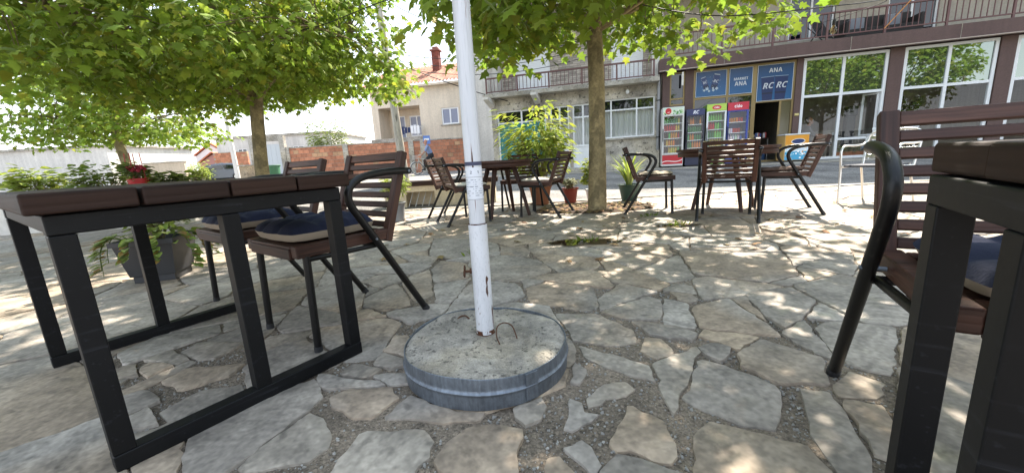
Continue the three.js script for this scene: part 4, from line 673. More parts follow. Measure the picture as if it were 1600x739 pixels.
// ---------------------------------------------------------------- the white pole in its concrete foot
{
  const o = thing('pole_stand', 'white steel pole set in a round concrete foot with a metal band', 'pole stand', [-0.12, 0.006, -1.32]);
  const R0 = 0.293, prof = [[R0 - 0.004, 0.004], [R0, 0.001], [R0 + 0.0005, 0.04], [R0 + 0.001, 0.0475], [R0 + 0.005, 0.05], [R0 + 0.006, 0.053], [R0 + 0.005, 0.056], [R0 + 0.001, 0.0585], [R0, 0.066], [R0 - 0.001, 0.1], [R0 - 0.003, 0.1015], [R0 - 0.005, 0.1], [R0 - 0.005, 0.06]];
  const dent = (g, top) => { const p = g.attributes.position; for (let i = 0; i < p.count; i++) { const a = Math.atan2(p.getZ(i), p.getX(i)), k = 1 + 0.009 * Math.sin(2 * a + 0.7) + 0.005 * Math.sin(5 * a + 1) + 0.002 * Math.sin(13 * a), y = p.getY(i); p.setXYZ(i, p.getX(i) * k, y + (y > 0.02 ? 0.004 * Math.sin(3 * a + 2) * y / 0.1 : 0), p.getZ(i) * k); } g.computeVertexNormals(); return g; };
  const band = dent(lathe(prof, 96)); { const uv = band.attributes.uv, p = band.attributes.position; for (let i = 0; i < uv.count; i++) uv.setXY(i, uv.getX(i) * 1.84, p.getY(i)); }
  const bm = part('steel_band', band, M.galv, o); bm.material.side = THREE.DoubleSide;
  part('band_seam', rb(0.045, 0.092, 0.004, 0.0015).translate(0, 0.05, 0.2965).rotateY(0.55), M.galv, bm);
  const nr = 22, na = 80, pos = [0, 0.1, 0], uv = [0, 0], idx = [];
  for (let i = 1; i <= nr; i++) for (let j = 0; j < na; j++) { const r = (R0 - 0.005) * i / nr, a = j / na * 2 * Math.PI, k = 1 + 0.009 * Math.sin(2 * a + 0.7) + 0.005 * Math.sin(5 * a + 1), x = Math.cos(a) * r * k, z = Math.sin(a) * r * k; const edge = i === nr ? -0.007 : i === nr - 1 ? -0.003 : 0; pos.push(x, 0.1 + 0.004 * Math.sin(3 * a + 2) * (i / nr) + edge + 0.014 * (vnoise(x * 12 + 50, z * 14 + 50, 999, 999, 3) - 0.5) + 0.005 * (vnoise(x * 50 + 50, z * 50 + 50, 999, 999, 4) - 0.5), z); uv.push(x, z); }
  for (let j = 0; j < na; j++) idx.push(0, 1 + (j + 1) % na, 1 + j); for (let i = 0; i < nr - 1; i++) for (let j = 0; j < na; j++) { const a = 1 + i * na + j, b = 1 + i * na + (j + 1) % na, c = a + na, d = b + na; idx.push(a, b, c, b, d, c); }
  const g = new THREE.BufferGeometry(); g.setAttribute('position', new THREE.Float32BufferAttribute(pos, 3)); g.setAttribute('uv', new THREE.Float32BufferAttribute(uv, 2)); g.setIndex(idx); g.computeVertexNormals(); part('concrete_fill', g, M.concTop, o);
  // chipped white paint: rust shows in spots with outlines of their own
  const paint = (seed, few) => dataTex(512, (u, v) => { const n = fbm(u, v, 10, 14, 5, seed), e = v < 0.02 || v > 0.988 ? 0.22 : 0, big = Math.hypot((u - 0.4) * 1.3, (v - 0.09) * 2.2) < 0.04 + 0.03 * (n - 0.5) || Math.hypot((u - 0.38) * 1.3, (v - 0.055) * 2.2) < 0.028; const f = fbm(u, v, 90, 120, 3, seed + 5); if (!few && big) return [0.34 + 0.3 * (f - 0.5), 0.2 + 0.2 * (f - 0.5), 0.15]; if (n + e + 0.12 * (f - 0.5) > 0.745) return [0.3 + 0.3 * (f - 0.5), 0.17, 0.1]; const gr = 0.82 + 0.16 * (fbm(u, v, 4, 6, 4, seed + 9) - 0.5) - 0.06 * clamp((f - 0.62) * 8); return [gr * 0.98, gr * 0.985, gr]; });
  const sleeve = lathe([[0.0335, 0.095], [0.0335, 0.515], [0.0325, 0.519], [0.0285, 0.519]], 40), pole = lathe([[0.0285, 0.2], [0.0285, 2.6], [0.02, 2.615], [0.001, 2.62]], 36);
  { const p = sleeve.attributes.position; for (let i = 0; i < p.count; i++) if (p.getY(i) > 0.5) p.setY(i, p.getY(i) + 0.006 * (vnoise(Math.atan2(p.getZ(i), p.getX(i)) * 6 + 30, 0, 999, 999, 2) - 0.5)); }
  const PX = 0, PZ0 = -0.03, wm = (t) => new THREE.MeshPhysicalMaterial({ map: t, roughness: 0.42, bumpMap: rep(T.noiseB, 1, 3), bumpScale: 0.0006 });
  const sl = part('sleeve', sleeve.translate(PX, 0, PZ0), wm(paint(901)), o); sl.rotation.y = 0;
  part('rust_rim', [new THREE.TorusGeometry(0.0335, 0.0022, 6, 40).rotateX(Math.PI / 2).translate(PX, 0.103, PZ0), new THREE.TorusGeometry(0.0315, 0.0022, 6, 40).rotateX(Math.PI / 2).translate(PX, 0.519, PZ0)], M.rust, sl);
  const po = part('pole', pole.translate(PX, 0, PZ0), wm(paint(951, true)), o);
  part('tape_band', new THREE.CylinderGeometry(0.0291, 0.0291, 0.013, 36, 1, true).translate(PX, 0.728, PZ0), mat([0.04, 0.045, 0.09], 0.5), po);
  const lab = canvasTex(512, 320, (c, w, h) => { c.fillStyle = '#d9dbe0'; c.fillRect(0, 0, w, h); const q = rng(6); c.fillStyle = '#4d5260'; c.font = 'bold 40px sans-serif'; for (const x of [40, 220, 400]) { c.fillText('1', x, 60); c.fillText('2', x + 80, 60); } c.fillRect(0, 92, w, 3); for (let i = 0; i < 8; i++) for (let x = 10; x < w; x += 30 + q() * 60) { c.globalAlpha = 0.35 + 0.4 * q(); c.fillRect(x, 118 + i * 22, 12 + q() * 40, 5 + q() * 3); } c.globalAlpha = 0.5; for (let i = 0; i < 60; i++) { c.fillStyle = '#efeeea'; c.fillRect(q() * w, q() * h, 20 * q(), 8 * q()); } c.globalAlpha = 1; c.fillStyle = '#2b2e38'; c.fillRect(0, h - 6, w, 3); });
  part('paper_label', new THREE.CylinderGeometry(0.0289, 0.0289, 0.11, 36, 1, true).translate(PX, 0.66, PZ0), new THREE.MeshPhysicalMaterial({ map: lab, roughness: 0.6 }), po);
  const b = part('wing_bolt', [rod([-0.03, 0.345, PZ0], [-0.058, 0.345, PZ0 + 0.004], 0.005), rb(0.006, 0.02, 0.022, 0.002).rotateX(0.5).translate(-0.06, 0.352, PZ0 - 0.006), rb(0.006, 0.02, 0.022, 0.002).rotateX(-0.6).translate(-0.06, 0.338, PZ0 + 0.012), rod([-0.033, 0.345, PZ0], [-0.041, 0.345, PZ0], 0.011, 0.011, 6)], M.rust, o);
  part('wire_handle', tube([[0.055, 0.095, 0.06], [0.045, 0.125, 0.055], [0.05, 0.155, 0.04], [0.075, 0.163, 0.03], [0.1, 0.15, 0.028], [0.112, 0.12, 0.03], [0.118, 0.095, 0.032]], 0.0022, 40, 6), M.rust, o);
  part('wire_stub', tube([[-0.13, 0.098, -0.17], [-0.11, 0.11, -0.18], [-0.09, 0.112, -0.175], [-0.075, 0.103, -0.165]], 0.003, 16, 6), M.rust, o);
}
// ---------------------------------------------------------------- plants and trees
const leafGeo = (() => { // five-lobed leaf, stalk at the origin, tip along +z
  const o = [[0, 0], [0.3, -0.02], [0.5, 0.16], [0.3, 0.3], [0.56, 0.52], [0.24, 0.58], [0, 1]], ring = [...o, ...o.slice(1, -1).reverse().map(([x, z]) => [-x, z])], pos = [0, 0.06, 0.36], idx = [];
  for (const [x, z] of ring) pos.push(x, 0.06 - 0.2 * Math.abs(x) - 0.22 * z * z + 0.04 * Math.sin(x * 9), z);
  for (let i = 0; i < ring.length; i++) idx.push(0, 1 + (i + 1) % ring.length, 1 + i);
  const g = new THREE.BufferGeometry(); g.setAttribute('position', new THREE.Float32BufferAttribute(pos, 3)); g.setIndex(idx); g.computeVertexNormals(); return g;
})();
const lance = (w, bend) => { const pos = [], idx = []; for (let i = 0; i <= 4; i++) { const t = i / 4, h = w * Math.sin(Math.PI * Math.pow(t, 0.8)) + 0.004; for (const s of [-1, 0, 1]) pos.push(s * h, (s ? 0.25 * h : 0) - bend * t * t, t); } for (let i = 0; i < 4; i++) for (let k = 0; k < 2; k++) { const a = i * 3 + k; idx.push(a, a + 3, a + 1, a + 1, a + 3, a + 4); } const g = new THREE.BufferGeometry(); g.setAttribute('position', new THREE.Float32BufferAttribute(pos, 3)); g.setIndex(idx); g.computeVertexNormals(); return g; };
const lanceGeo = lance(0.17, 0.25), ovalGeo = lance(0.34, 0.15);
function foliage(name, parent, leaves, geo, m, cf) {      // leaves: [pos, tip direction, size]
  const im = shadows(new THREE.InstancedMesh(geo, m, leaves.length)); im.name = name; im.userData.kind = 'stuff';
  const M4 = new THREE.Matrix4(), X = V(), Y = V(), Z = V();
  leaves.forEach(([p, d, s, up], i) => { Z.copy(d).normalize(); Y.copy(up).addScaledVector(Z, -up.dot(Z)).normalize(); X.crossVectors(Y, Z); M4.makeBasis(X.multiplyScalar(s), Y.clone().multiplyScalar(s), Z.clone().multiplyScalar(s)); M4.setPosition(p); im.setMatrixAt(i, M4); im.setColorAt(i, cf(i)); });
  parent.add(im); return im;
}
function tree(label, x, z, o) {
  const t = thing(o.name ?? 'plane_tree', label, 'tree', [x, gh(x, z) - 0.02, z], 0, 'broadleaf street trees'), r = rng(o.seed), H = o.fork, tr = o.r;
  const top = [o.lean[0], H, o.lean[1]], C = V(o.c[0], o.c[1], o.c[2]), Rr = o.R;
  const rise = C.y - 0.2 * Rr[1];
  part('trunk', [limb([[0, -0.05, 0], [o.lean[0] * 0.1 + 0.01, H * 0.33, o.lean[1] * 0.2], [o.lean[0] * 0.6, H * 0.66, o.lean[1] * 0.6], top, [lerp(top[0], C.x, 0.6), lerp(H, rise, 0.7), lerp(top[2], C.z, 0.6)], [C.x, C.y + Rr[1] * 0.5, C.z]], [tr * 1.25, tr * 1.03, tr * 0.96, tr * 0.82, tr * 0.5, tr * 0.12], 14), ...(o.knots ?? []).map(([h, a, s]) => new THREE.SphereGeometry(1, 10, 8).scale(tr * 0.3 * s, tr * 0.45 * s, tr * 0.3 * s).translate(Math.cos(a) * tr * 0.8 + o.lean[0] * h / H, h, Math.sin(a) * tr * 0.8 + o.lean[1] * h / H))], M.bark, t);
  // main limbs spread low and wide, then twigs into each leaf cluster
  const nodes = [], limbs = [], n = o.limbs;
  for (let k = 0; k < n; k++) {
    const a = k / n * 6.283 + r() * 0.5, up = k % 3, h0 = H * (0.86 + 0.08 * up) + up * 0.35, e = V(C.x + Math.cos(a) * Rr[0] * (0.8 - 0.14 * up), C.y + Rr[1] * (-0.55 + 0.55 * up) * (0.8 + 0.3 * r()), C.z + Math.sin(a) * Rr[2] * (0.8 - 0.14 * up));
    const s = V(lerp(top[0], C.x, 0.15 * up), h0, lerp(top[2], C.z, 0.15 * up)), m1 = s.clone().lerp(e, 0.33).add(V((r() - 0.5) * 0.2, 0.12, (r() - 0.5) * 0.2)), m2 = s.clone().lerp(e, 0.68).add(V((r() - 0.5) * 0.3, 0.16, (r() - 0.5) * 0.3));
    limbs.push(limb([s.toArray(), m1.toArray(), m2.toArray(), e.toArray()], [tr * 0.42, tr * 0.28, tr * 0.17, 0.008], 6));
    for (let i = 2; i <= 10; i++) { const q = i / 10; nodes.push(q < 0.4 ? s.clone().lerp(m1, q / 0.4) : q < 0.7 ? m1.clone().lerp(m2, (q - 0.4) / 0.3) : m2.clone().lerp(e, (q - 0.7) / 0.3)); }
  }
  const twigs = [], leaves = [];
  for (let k = 0; k < o.clusters + (o.skirt ?? 0) + (o.over ?? 0); k++) {
    const d = V(r() * 2 - 1, r() * 2 - 1, r() * 2 - 1); if (d.length() > 1) { k--; continue; } d.normalize();
    const rad = Math.pow(0.18 + 0.82 * r(), 0.5), lump = 0.86 + 0.28 * vnoise(d.x * 2.6 + 9, d.y * 2.6 + d.z * 3.1 + 9, 999, 999, o.seed);
    const p = V(C.x + d.x * Rr[0] * rad * lump, C.y + d.y * Rr[1] * rad * lump, C.z + d.z * Rr[2] * rad * lump);
    if (k >= o.clusters + (o.skirt ?? 0)) p.set(C.x - 1.05 + (r() - 0.5) * 2.5, C.y + r() * 1.3, C.z - 2.5 + r() * 3.4);
    else if (k >= o.clusters) { const a = r() * 6.283, q = Math.sqrt(0.06 + 0.94 * r()), w = 0.9 + 0.2 * vnoise(Math.cos(a) * 2 + 5, Math.sin(a) * 2 + 5, 999, 999, o.seed + 3); p.set(C.x + Math.cos(a) * Rr[0] * q * w, o.floor + 0.95 * r() * r() + 0.28 * (1 - q), C.z + Math.sin(a) * Rr[2] * q * w); }
    if (o.floor) p.y = Math.max(p.y, o.floor + (o.rear ?? 0) * Math.max(0, -p.z) + 0.25 * r() + 0.1 * Math.sin(p.x * 2.3)); if (o.keep && !o.keep(p)) continue;
    let b = null, bd = 9e9; for (const q of nodes) { const dd = q.distanceToSquared(p); if (dd < bd) { bd = dd; b = q; } }
    const mid = b.clone().lerp(p, 0.55).add(V((r() - 0.5) * 0.15, 0.1, (r() - 0.5) * 0.15)); twigs.push(limb([b.toArray(), mid.toArray(), p.toArray()], [0.013, 0.008, 0.004], 4));
    const nl = o.per * (0.7 + 0.6 * r()), sp = o.spread * (0.75 + 0.5 * r());
    for (let i = 0; i < nl; i++) {
      const q = V(r() * 2 - 1, (r() * 2 - 1) * 0.75, r() * 2 - 1).multiplyScalar(sp).add(p), out = V(q.x - p.x, 0, q.z - p.z).normalize();
      leaves.push([q, V(out.x * 0.8 + (r() - 0.5) * 0.9, -0.25 - 0.8 * r(), out.z * 0.8 + (r() - 0.5) * 0.9), o.leaf * (0.6 + 0.65 * r()), V((r() - 0.5) * 1.1, 1, (r() - 0.5) * 1.1).addScaledVector(out, 0.35)]);
    }
  }
  part('limbs', [...limbs, ...twigs], M.bark, t);
  foliage('crown', t, leaves, leafGeo, M.treeLeaf, () => { const g = 0.6 + 0.7 * r(), y = r() < 0.12 ? 1.3 : 0.9 + 0.2 * r(); return lin(g * y, g, g * (0.8 + 0.3 * r())); });
  t.userData.base = t.name; return t;
}
tree('broadleaf tree with slim pale trunk between the round tables', 1.16, -5.09, { seed: 21, fork: 2.62, r: 0.1, lean: [0.02, 0.0], c: [0.48, 3.9, 0.95], R: [2.5, 1.9, 2.5], limbs: 13, clusters: 225, skirt: 95, per: 32, spread: 0.36, leaf: 0.128, floor: 2.08, rear: 0.3, over: 170, keep: (p) => !(p.x > 1.05 && p.y > 2.7 && p.z > -0.8 && hash(Math.round(p.x * 97), Math.round(p.z * 89), 5) < 0.36), knots: [[1.1, 1.4, 1], [0.7, 1.8, 0.7]] });
tree('broad dense tree with spotted trunk behind the plank table armchairs', -4.42, -7.0, { seed: 5, fork: 2.3, r: 0.105, lean: [0.16, 0.03], c: [-0.12, 3.95, 0.5], R: [2.72, 2.25, 2.8], limbs: 13, clusters: 450, skirt: 170, per: 44, spread: 0.4, leaf: 0.105, floor: 2.06, rear: 0.12 });
tree('smaller tree in the sun before the white building, past the flower pot', -10.55, -11, { seed: 9, fork: 1.9, r: 0.11, lean: [-0.15, 0], c: [0, 3.3, 0], R: [2.4, 1.7, 2.2], limbs: 10, clusters: 190, per: 30, spread: 0.36, leaf: 0.12, floor: 1.62, skirt: 60 });
tree('tree over the plank table whose trunk stands outside the picture', -4.9, -2.1, { seed: 15, fork: 2.4, r: 0.11, lean: [0.1, 0], c: [0.1, 4.3, 0.2], R: [2.9, 1.9, 2.6], limbs: 12, clusters: 230, per: 23, spread: 0.38, leaf: 0.13, floor: 2.75 });
// trees across the square that the cafe windows mirror
const tm = tree('tree on the square mirrored in the cafe windows', 9.6, -1.6, { seed: 33, fork: 2.2, r: 0.11, lean: [0.05, 0], c: [0, 4.1, 0], R: [2.6, 2.1, 2.6], limbs: 11, clusters: 220, per: 23, spread: 0.38, leaf: 0.165, floor: 1.9 });
copyOf(tm, 'second tree on the square mirrored in the cafe windows', [14.2, -0.02, -0.4], 2.1); copyOf(tm, 'third tree on the square, mirrored beyond the first two', [11.8, -0.02, 4.2], 4.0);

// ---- pots
function potGeo(r0, r1, h, rim = 0.02) { return lathe([[0.001, 0.002], [r0 * 0.96, 0.002], [r0, 0.01], [lerp(r0, r1, 0.8), h * 0.82], [r1, h - rim], [r1 + 0.014, h - rim], [r1 + 0.016, h - 0.003], [r1 + 0.012, h], [r1 - 0.004, h], [r1 - 0.012, h - 0.04], [0.001, h - 0.045]], 32); }
function pot(name, label, cat, x, z, r0, r1, h, m, turn = 0) { const o = thing(name, label, cat, [x, gh(x, z) + 0.003, z], turn, 'potted plants on the square'); part('pot', potGeo(r0, r1, h), m, o); part('potting_soil', new THREE.CircleGeometry(r1 - 0.013, 24).rotateX(-Math.PI / 2).translate(0, h - 0.042, 0), M.soil, o); return o; }
function shrub(o, n, c, R, leafS, geo, m, seed, nst, y0, droop = 0.4, hole = 0.0) {
  const r = rng(seed), st = [], leaves = [], tips = [];
  for (let k = 0; k < nst; k++) { const a = r() * 6.28, q = Math.sqrt(r()), e = V(c[0] + Math.cos(a) * R[0] * q * 0.9, c[1] + R[1] * (r() * 1.7 - 0.75), c[2] + Math.sin(a) * R[2] * q * 0.9), b = V((r() - 0.5) * 0.08, y0, (r() - 0.5) * 0.08), mid = b.clone().lerp(e, 0.5).add(V((r() - 0.5) * 0.1, 0.08, (r() - 0.5) * 0.1)); st.push(limb([b.toArray(), mid.toArray(), e.toArray()], [0.009, 0.006, 0.003], 5)); for (let i = 0; i < 5; i++) tips.push(mid.clone().lerp(e, (i + 1) / 5)); tips.push(e); }
  for (let i = 0; i < n; i++) { const t = tips[Math.floor(r() * tips.length)], s = 0.16 * Math.max(...R) / 0.6, p = V((r() - 0.5) * 2 * s, (r() - 0.5) * 2 * s, (r() - 0.5) * 2 * s).add(t), out = V(p.x - c[0], 0, p.z - c[2]).normalize(); leaves.push([p, V(out.x + (r() - 0.5), 0.35 - droop * 1.6 * r(), out.z + (r() - 0.5)), leafS * (0.6 + 0.7 * r()), V((r() - 0.5), 1, (r() - 0.5))]); }
  part('stems', st, M.bark, o); foliage('foliage', o, leaves, geo, m, () => { const g = 0.7 + 0.6 * r(); return lin(g * (0.9 + 0.3 * r()), g, g * 0.9); });
}
{ const o = pot('potted_shrub', 'tall yellow green shrub in a terracotta pot behind the round table', 'potted plant', 0.5, -6.22, 0.13, 0.18, 0.3, M.terracotta); shrub(o, 1500, [0, 0.98, 0], [0.58, 0.5, 0.46], 0.12, lance(0.22, 0.3), M.leafBright, 3, 34, 0.26, 0.55); }
{ const o = pot('potted_plant', 'small pale tufted plant in a red plastic pot near the tree', 'potted plant', 0.98, -6.2, 0.09, 0.125, 0.24, mat([0.3, 0.05, 0.03], 0.55)); shrub(o, 260, [0, 0.3, 0], [0.15, 0.06, 0.15], 0.07, lanceGeo, mat([0.3, 0.32, 0.18], 0.9, { transmission: 0.3, side: THREE.DoubleSide }), 8, 26, 0.2, 0); }
{ const o = pot('potted_plant', 'upright variegated plant in a white pot half behind the tree trunk', 'potted plant', 1.33, -6.2, 0.07, 0.1, 0.2, M.white); shrub(o, 260, [0, 0.45, 0], [0.12, 0.24, 0.12], 0.075, ovalGeo, M.leafBright, 12, 10, 0.17, 0.3); }
{ // strap leaves, each one a blade of its own
  const o = pot('potted_lily', 'strap leaved plant in a dark green pot beside the tree', 'potted plant', 1.88, -6.02, 0.115, 0.165, 0.26, mat([0.03, 0.07, 0.055], 0.6)), r = rng(61), ms = [M.leafBright, mat([0.2, 0.3, 0.08], 0.9, { transmission: 0.4, side: THREE.DoubleSide }), mat([0.42, 0.46, 0.16], 0.9, { transmission: 0.45, side: THREE.DoubleSide })];
  for (let k = 0; k < 40; k++) {
    const a = r() * 6.28, L = 0.35 + 0.28 * r(), up = 0.5 + 0.5 * r(), bend = 0.25 + 0.55 * r(), w = 0.012 + 0.01 * r(), pos = [], idx = [], N = 8; let px = Math.cos(a) * 0.03 * r(), py = 0.21, pz = Math.sin(a) * 0.03 * r(), el = 0.8 + 0.7 * up;
    for (let i = 0; i <= N; i++) { const t = i / N, h = w * (1 - Math.pow(t, 2.4)) * (0.7 + 0.6 * Math.min(1, t * 3)) + 0.0008; pos.push(px - Math.sin(a) * h, py + h * 0.4, pz + Math.cos(a) * h, px, py, pz, px + Math.sin(a) * h, py + h * 0.4, pz - Math.cos(a) * h); px += Math.cos(a) * Math.cos(el) * L / N; pz += Math.sin(a) * Math.cos(el) * L / N; py += Math.sin(el) * L / N; el -= bend * 2.2 / N * (0.4 + 1.2 * t); }
    for (let i = 0; i < N; i++) for (let q = 0; q < 2; q++) { const b = i * 3 + q; idx.push(b, b + 3, b + 1, b + 1, b + 3, b + 4); }
    const g = new THREE.BufferGeometry(); g.setAttribute('position', new THREE.Float32BufferAttribute(pos, 3)); g.setIndex(idx); g.computeVertexNormals(); part('leaf', g, ms[k % 3], o);
  }
}
{ const o = pot('potted_shrub', 'fine leaved shrub in a grey pot beside the wooden bench', 'potted plant', -1.56, -5.22, 0.1, 0.125, 0.26, mat([0.2, 0.21, 0.22], 0.7)); shrub(o, 750, [0.06, 0.5, 0], [0.2, 0.22, 0.2], 0.06, lanceGeo, M.leafBright, 22, 24, 0.22, 0.4); }
{ // black square planter with trailing geranium
  const o = thing('square_planter', 'black square plastic planter with a trailing green plant beside the plank table', 'planter', [-2.68, 0.006, -2.86], 0.28, 'potted plants on the square');
  const m = mat([0.028, 0.029, 0.032], 0.55), S = (w, y) => [w, y], ring = [[0.125, 0.004], [0.125, 0.05], [0.138, 0.055], [0.175, 0.285], [0.19, 0.287], [0.192, 0.32], [0.178, 0.322], [0.17, 0.27], [0.001, 0.268]];
  const g = new THREE.LatheGeometry(ring.map(([r, y]) => new THREE.Vector2(r * Math.SQRT2, y)), 4); g.rotateY(Math.PI / 4); part('planter', toCreasedNormals(g.toNonIndexed(), 0.4), m, o); part('potting_soil', new THREE.PlaneGeometry(0.33, 0.33).rotateX(-Math.PI / 2).translate(0, 0.275, 0), M.soil, o);
  shrub(o, 520, [0.02, 0.5, 0], [0.25, 0.2, 0.22], 0.065, ovalGeo, M.leaf, 31, 26, 0.27, 0.5);
  const r = rng(4), lv = [], st = []; for (const [a, len] of [[0.2, 0.16], [0.55, 0.22], [2.5, 0.2], [2.85, 0.26], [1.2, 0.15], [-0.1, 0.2], [3.2, 0.18], [1.7, 0.12]]) { const c = Math.cos(a), s = Math.sin(a), P = [[c * 0.14, 0.29, s * 0.14], [c * 0.24, 0.35, s * 0.22], [c * 0.31, 0.27, s * 0.27], [c * 0.33, 0.33 - len, s * 0.29]]; st.push(limb(P, [0.004, 0.003, 0.002], 5)); for (let i = 0; i < 26; i++) { const t = 0.25 + 0.75 * r(), q = new THREE.CatmullRomCurve3(P.map((p) => V(...p))).getPoint(t); lv.push([q, V(c + r() - 0.5, -0.4 * r(), s + r() - 0.5), 0.04 + 0.045 * r(), V(c * 0.6, 1, s * 0.6)]); } }
  part('trailing_stems', st, M.leafDark, o); foliage('trailing_leaves', o, lv, ovalGeo, M.leaf, () => { const d = r() < 0.25; return d ? lin(1.6, 0.7, 0.7) : lin(1, 1, 1); });
}
{ // low planter wall behind the plank table, with shrubs and a red pot on it
  const w = thing('planter_wall', 'low concrete planter wall at the edge of the square behind the plank table', 'planter wall', [-7.7, 0, -6.55]);
  part('wall', [span(-2.2, 2.2, 0, 0.56, 0.2, 0.32), span(-2.2, 2.2, 0, 0.56, -0.32, -0.2), span(-2.2, -2.08, 0, 0.56, -0.2, 0.2), span(2.08, 2.2, 0, 0.56, -0.2, 0.2)], M.plasterWhite, w); part('potting_soil', span(-2.08, 2.08, 0.1, 0.5, -0.2, 0.2), M.soil, w);
  for (const [x, s, lab, mm] of [[-9.2, 1.0, 'bushy green plant at the far end of the planter wall', M.leaf], [-7.9, 1.0, 'bright leafy plant in the middle of the planter wall', M.leafBright], [-6.75, 1.1, 'broad leaved plant behind the red flower pot', M.leaf], [-5.75, 0.7, 'low leafy plant at the near end of the planter wall', M.leaf]]) { const o = thing('border_plant', lab, 'plant', [x, 0.5, -6.55], 0, 'plants in the planter wall'); shrub(o, 420, [0, 0.26 * s, 0], [0.5 * s, 0.2 * s, 0.22], 0.13, ovalGeo, mm, Math.round(-x * 10), 22, 0, 0.3); }
  const p = thing('flower_pot', 'red flower pot with upright red rods and dark red blooms', 'flower pot', [-5.95, 0.56, -6.32], 0.1); const red = mat([0.42, 0.02, 0.025], 0.45);
  part('pot', lathe([[0.001, 0.002], [0.13, 0.002], [0.15, 0.2], [0.158, 0.205], [0.156, 0.225], [0.145, 0.225], [0.14, 0.18], [0.001, 0.18]], 28), red, p); for (const [x, z] of [[-0.13, 0.05], [0.13, 0.05], [-0.1, -0.1], [0.02, 0.13]]) part('support_rod', rod([x, 0.2, z], [x * 0.85, 0.62, z * 0.85], 0.006), red, p);
  shrub(p, 190, [0, 0.36, 0], [0.17, 0.18, 0.15], 0.1, ovalGeo, M.leaf, 77, 14, 0.18, 0.3); const q = rng(2), g = []; for (let i = 0; i < 34; i++) g.push(new THREE.IcosahedronGeometry(0.018 + 0.012 * q(), 0).translate(0.02 + (q() - 0.3) * 0.2, 0.34 + q() * 0.08, 0.1 + (q() - 0.5) * 0.1)); part('blooms', g, mat([0.25, 0.015, 0.03], 0.8), p).userData.kind = 'stuff';
}
{ // bench: wooden seat on a painted concrete block with a rack of slanting rods
  const o = thing('wooden_bench', 'wooden bench on a cream concrete block, behind the grey pot', 'bench', [-1.25, 0, -7.15]), cream = mat([0.72, 0.62, 0.45], 0.9, { map: rep(T.plaster, 0.5) });
  part('block', [span(-1.0, -0.62, -0.03, 0.37, -0.2, 0.2), span(-0.1, 1.0, -0.03, 0.37, -0.2, 0.2), span(-0.62, -0.1, 0.27, 0.37, -0.2, 0.2), span(-0.62, -0.1, -0.03, 0.27, -0.2, -0.12)], cream, o);
  for (let k = 0; k < 3; k++) part('seat_board', rb(2.1, 0.085, 0.16, 0.008, 0, 0.415, -0.17 + k * 0.17), M.plank[k], o);
  for (let k = 0; k < 4; k++) part('rack_rod', rod([-0.6 + k * 0.12, 0, 0.14], [-0.52 + k * 0.12, 0.27, 0.05], 0.008), M.alu, o);
}
{ // soil ring and dead leaves round the tree
  const r = rng(19), s = new THREE.Shape(); for (let i = 0; i < 26; i++) { const a = i / 26 * 6.283, q = 1 + 0.25 * (vnoise(i * 0.7, 3, 999, 999, 3) - 0.5); const x = Math.cos(a) * 0.75 * q, y = Math.sin(a) * 0.42 * q; i ? s.lineTo(x, y) : s.moveTo(x, y); } const g = new THREE.ExtrudeGeometry(s, { depth: 0.02, bevelEnabled: true, bevelSize: 0.06, bevelThickness: 0.012, bevelSegments: 1 }); g.rotateX(-Math.PI / 2); boxUV(g); const o = struct('tree_pit', g, M.soil); o.position.set(1.2, -0.01, -5.35);
  const lv = []; for (let i = 0; i < 420; i++) { const near = i < 300, a = r() * 6.283, q = Math.sqrt(r()); const x = near ? 1.2 + Math.cos(a) * q * 0.85 : -2 + r() * 6, z = near ? -5.35 + Math.sin(a) * q * 0.5 : -2.6 - 3.4 * r(); lv.push([V(x, 0.016 + (near ? 0.012 : 0) + 0.01 * r(), z), V(r() - 0.5, 0.1 * (r() - 0.5), r() - 0.5), 0.03 + 0.045 * r(), V((r() - 0.5) * 0.5, 1, (r() - 0.5) * 0.5)]); }
  const im = foliage('fallen_leaves', scene, lv, leafGeo, M.dryLeaf, () => { const g = 0.6 + 0.8 * r(); return lin(g, g * (0.8 + 0.5 * r()), g * 0.8); }); im.userData.label = 'brown fallen leaves scattered on the paving'; im.userData.category = 'fallen leaves';
  // weeds in the joints
  for (const [x, z, n, lab] of [[1.68, -3.78, 34, 'tuft of weeds in a paving joint before the round table by the fridges'], [0.66, -3.28, 26, 'tuft of weeds beside the puddle between the tables'], [1.62, -4.42, 22, 'small weeds by the rear feet of the tan cushioned armchair'], [-0.32, -3.0, 14, 'few thin weeds in the paving joint behind the white pole']]) { const w = thing('weed_tuft', lab, 'weeds', [x, 0, z], 0, 'weeds in the paving joints'), lv = []; for (let i = 0; i < n; i++) { const a = r() * 6.28, q = r() * 0.07; lv.push([V(Math.cos(a) * q * 1.6, -0.004, Math.sin(a) * q * 0.6), V(Math.cos(a) * 0.6, 0.3 + r(), Math.sin(a) * 0.6), 0.035 + 0.05 * r(), V(Math.cos(a + 1.5), 0.4, Math.sin(a + 1.5))]); } foliage('blades', w, lv, lance(0.1, 0.35), M.leaf, () => { const g = 0.6 + 0.6 * r(); return lin(g, g, g); }); }
  // puddles left on the paving
  for (const [x, z, a, b, sd] of [[0.62, -3.22, 0.26, 0.12, 4], [1.63, -3.72, 0.2, 0.09, 9]]) { const sh = new THREE.Shape(); for (let i = 0; i < 30; i++) { const t = i / 30 * 6.283, q = 1 + 0.7 * (vnoise(i * 0.8, sd, 999, 999, 5) - 0.5); i ? sh.lineTo(Math.cos(t) * a * q, Math.sin(t) * b * q) : sh.moveTo(Math.cos(t) * a * q, Math.sin(t) * b * q); } const pg = new THREE.ShapeGeometry(sh).rotateX(-Math.PI / 2); const p = struct('puddle', pg, new THREE.MeshPhysicalMaterial({ color: 0x8d8878, transmission: 1, thickness: 0, roughness: 0.02, ior: 1.33 })); p.position.set(x, 0.0145, z); }
}
